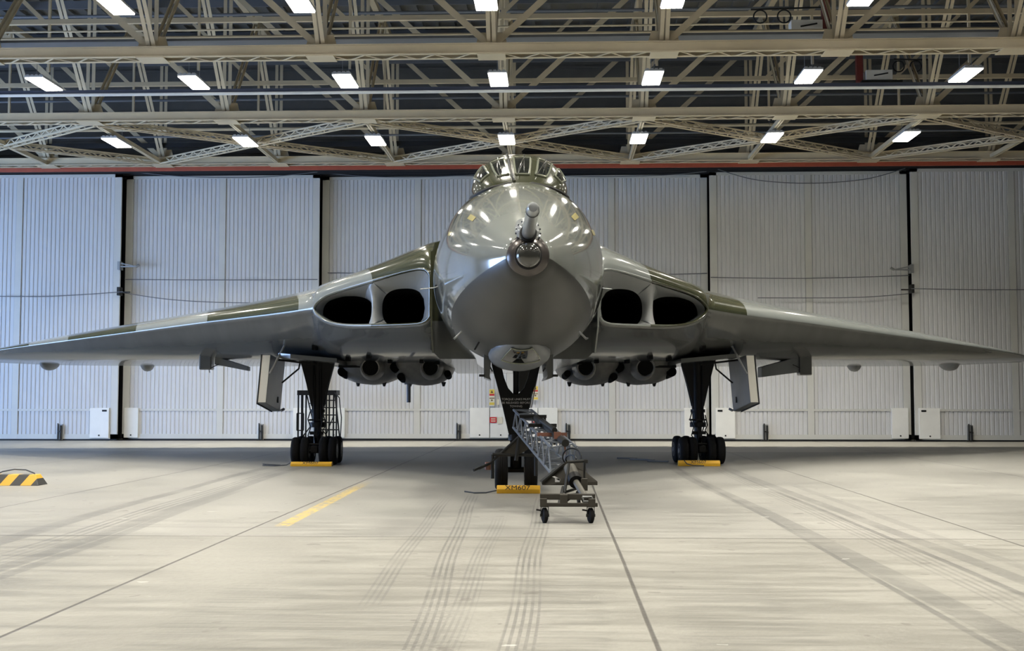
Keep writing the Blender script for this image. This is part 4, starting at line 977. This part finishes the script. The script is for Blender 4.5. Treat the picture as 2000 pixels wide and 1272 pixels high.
# base plate
bp = MB(); a_, b_, c_, d_ = Lc(1059, 948, 16.6), Lc(1167, 948, 16.6), Lc(1145, 912, 16.7), Lc(1105, 905, 16.75)
bp.prism([a_, b_, Lc(1167, 941, 16.6), Lc(1144, 922, 16.65), Lc(1144, 900, 16.7), Lc(1106, 900, 16.7), Lc(1100, 908, 16.7), Lc(1057, 941, 16.6)], (0, .05, 0)); bp.out('winch_plate', 'olive', r, smooth=0, bevel=.005)
MB().bar(Lc(1057, 941, 16.58), Lc(1100, 906, 16.68), .10, .02).out('plate_edge', 'dark_metal', r, smooth=0)
MB().prism([Lc(1078, 931, 16.57), Lc(1094, 940, 16.57), Lc(1094, 936, 16.57), Lc(1083, 930, 16.57)], (0, -.01, 0)).box(Lc(1084, 930, 16.56).x, Lc(1093, 930, 16.56).x, Lc(1084, 930, 16.56).y, Lc(1084, 930, 16.56).y + .01, Lc(1084, 942, 16.56).z, Lc(1084, 935, 16.56).z).out('painted_mark', 'white_text', r, smooth=0)
def T(pts, r_, m_, name, n=10): MB().tube([Lc(*p_) for p_ in pts], r_, n).out(name, m_, r)
T([(1111, 905, 16.4), (1103, 962, 16.2)], .020, 'dark_metal', 'upright_post'); T([(1142, 902, 16.4), (1141, 948, 16.5)], .014, 'dark_metal', 'upright_post')
T([(1108, 903, 16.4), (1146, 900, 16.4)], .022, 'dark_metal', 'cross_handle'); T([(1144, 898, 16.4), (1144, 905, 16.4)], .032, 'dark_metal', 'handle_knob')
T([(1100, 952, 16.3), (1092, 985, 15.95)], .024, 'dark_metal', 'support_leg'); T([(1128, 962, 16.3), (1131, 985, 15.95)], .024, 'dark_metal', 'support_leg')
T([(1103, 962, 16.3), (1140, 950, 16.5)], .018, 'dark_metal', 'cross_tie'); T([(1098, 970, 16.1), (1135, 968, 16.1)], .035, 'dark_metal', 'cross_tie'); T([(1108, 978, 15.9), (1134, 962, 16.1)], .014, 'dark_metal', 'cross_tie')
T([(1113, 915, 16.6), (1122, 935, 16.3)], .085, 'ram_grey', 'hydraulic_cylinder', 20); T([(1121, 933, 16.32), (1125, 942, 16.2)], .095, 'gear_black', 'cylinder_collar', 20)
T([(1125, 942, 16.2), (1145, 975, 15.9)], .045, 'ram_grey', 'ram_rod', 14); T([(1147, 976, 15.9), (1147, 976, 16.05)], .075, 'dark_metal', 'winch_drum', 20)
cq = Lc(1141, 948, 16.2); MB().box(cq.x - .045, cq.x + .045, cq.y - .05, cq.y + .05, cq.z - .07, cq.z + .09).out('pump_block', 'olive', r, smooth=0, bevel=.005)
cq = Lc(1148, 975, 15.8); q = MB()
q.tube([(cq.x - .07, cq.y, cq.z + .03), (cq.x + .05, cq.y, cq.z + .03), (cq.x + .09, cq.y, cq.z - .03), (cq.x - .05, cq.y, cq.z - .03), (cq.x - .07, cq.y, cq.z + .03)], .014, 8).box(cq.x - .06, cq.x + .06, cq.y, cq.y + .06, cq.z - .05, cq.z - .03); q.out('hook_clevis', 'galv', r)
def hose(cx, cy, rx, ry, Y, a0, a1, name):
    T([(cx + rx * math.cos(t_), cy - ry * math.sin(t_), Y + .02 * i_) for i_, t_ in enumerate([lerp(a0, a1, k / 20) for k in range(21)])], .011, 'gear_black', name, 8)
hose(1117, 893, 18, 17, 16.5, -.5, PI + .9, 'hydraulic_hose'); hose(1115, 897, 10, 8, 16.4, 0, PI * 1.5, 'hydraulic_hose')
# castored base
bs = MB(); zb = .30
bs.box(-.36, .36, -.10, .02, zb, zb + .075); bs.box(-.36, .39, -.16, -.12, zb - .085, zb - .035); bs.box(-.36, -.27, -.18, .12, zb - .085, zb + .02); bs.box(.27, .36, -.18, .12, zb - .085, zb + .02); bs.box(-.1, .0, -.16, .0, zb - .04, zb + .07)
bs.out('trolley_base', 'olive', r, smooth=0, bevel=.006)
for x_ in (-.30, .30):
    cw = empty('castor'); cw.parent = r; cw.location = (x_, -.08, 0)
    MB().lathe([(-.032, .03), (-.032, .075), (-.02, .098), (.02, .098), (.032, .075), (.032, .03)], (0, 0, .098), (1, .25, 0), 24).out('castor_wheel', 'tyre', cw)
    MB().bar((-.05, 0, .098), (-.045, 0, .22), .008, .05).bar((.05, 0, .098), (.045, 0, .22), .008, .05).box(-.055, .055, -.04, .04, .205, .22).tube([(-.06, 0, .098), (.06, 0, .098)], .02, 8).bar((-.11, 0, .17), (-.05, 0, .16), .03, .02).out('castor_fork', 'dark_metal', cw, smooth=0)

# ------------------------------------------------------------------ mobile access steps behind the left wheels
p = U(622, 858, 44.3); r = empty('access_steps', (p.x, 44.3, 0), label='black tubular access steps with platform standing behind the left main wheels', cat='steps')
h = 1.72; st = MB()
for x_ in (-.76, -.60, .28, .55):
    for y in (0, .6): st.bar((x_, y, 0), (x_, y, h), .05)
st.out('frame_post', 'gear_black', r, smooth=0)
MB().box(-.80, .66, -.05, .65, h, h + .18).out('platform', 'gear_black', r, smooth=0)
for i in range(6): MB().box(.08, .80 - i * .04, -.30 + i * .05, -.05 + i * .05, .16 + i * .27, .20 + i * .27).out('step_tread', 'gear_black', r, smooth=0)
MB().bar((.08, -.3, .0), (.08, 0, h), .05, .04).bar((.86, -.3, 0), (.60, 0, h), .05, .04).out('step_stringer', 'gear_black', r, smooth=0)
MB().tube([(.60, -.05, h + .1), (.78, -.1, h - .1), (.84, -.2, h - .5), (.9, -.3, .9), (.86, -.3, 0)], .02, 8).tube([(.3, -.05, 1.6), (.2, -.15, 1.2), (.22, -.2, .9)], .02, 8).out('handrail', 'gear_black', r)
MB().bar((-.80, -.02, .42), (-.80, -.02, 1.05), .04).bar((-.56, -.02, .42), (-.56, -.02, 1.05), .04).bar((-.8, -.02, 1.05), (-.56, -.02, 1.05), .04).bar((-.8, -.02, .42), (-.56, -.02, .42), .04).bar((-.74, .02, 0), (-.2, .02, .7), .04).bar((-.2, .02, .7), (-.45, .02, h), .04).bar((-.35, .02, h - .3), (-.1, .02, h - .3), .03).bar((.3, 0, .3), (.55, 0, .95), .03).out('side_brace', 'gear_black', r, smooth=0)
# bundled hose lying behind the right main wheels
p = U(1302, 905, 31.0)
hp = MB().tube([(p.x - 1.2, 32.2, .03), (p.x - .7, 32.0, .03), (p.x - .9, 31.5, .03), (p.x - .3, 31.2, .03), (p.x - .5, 30.7, .03), (p.x, 30.5, .03)], .022, 8)
tag(hp.out('grounding_cable', 'galv'), 'thin pale cable lying looped on the floor beside the right main wheels', 'cable')
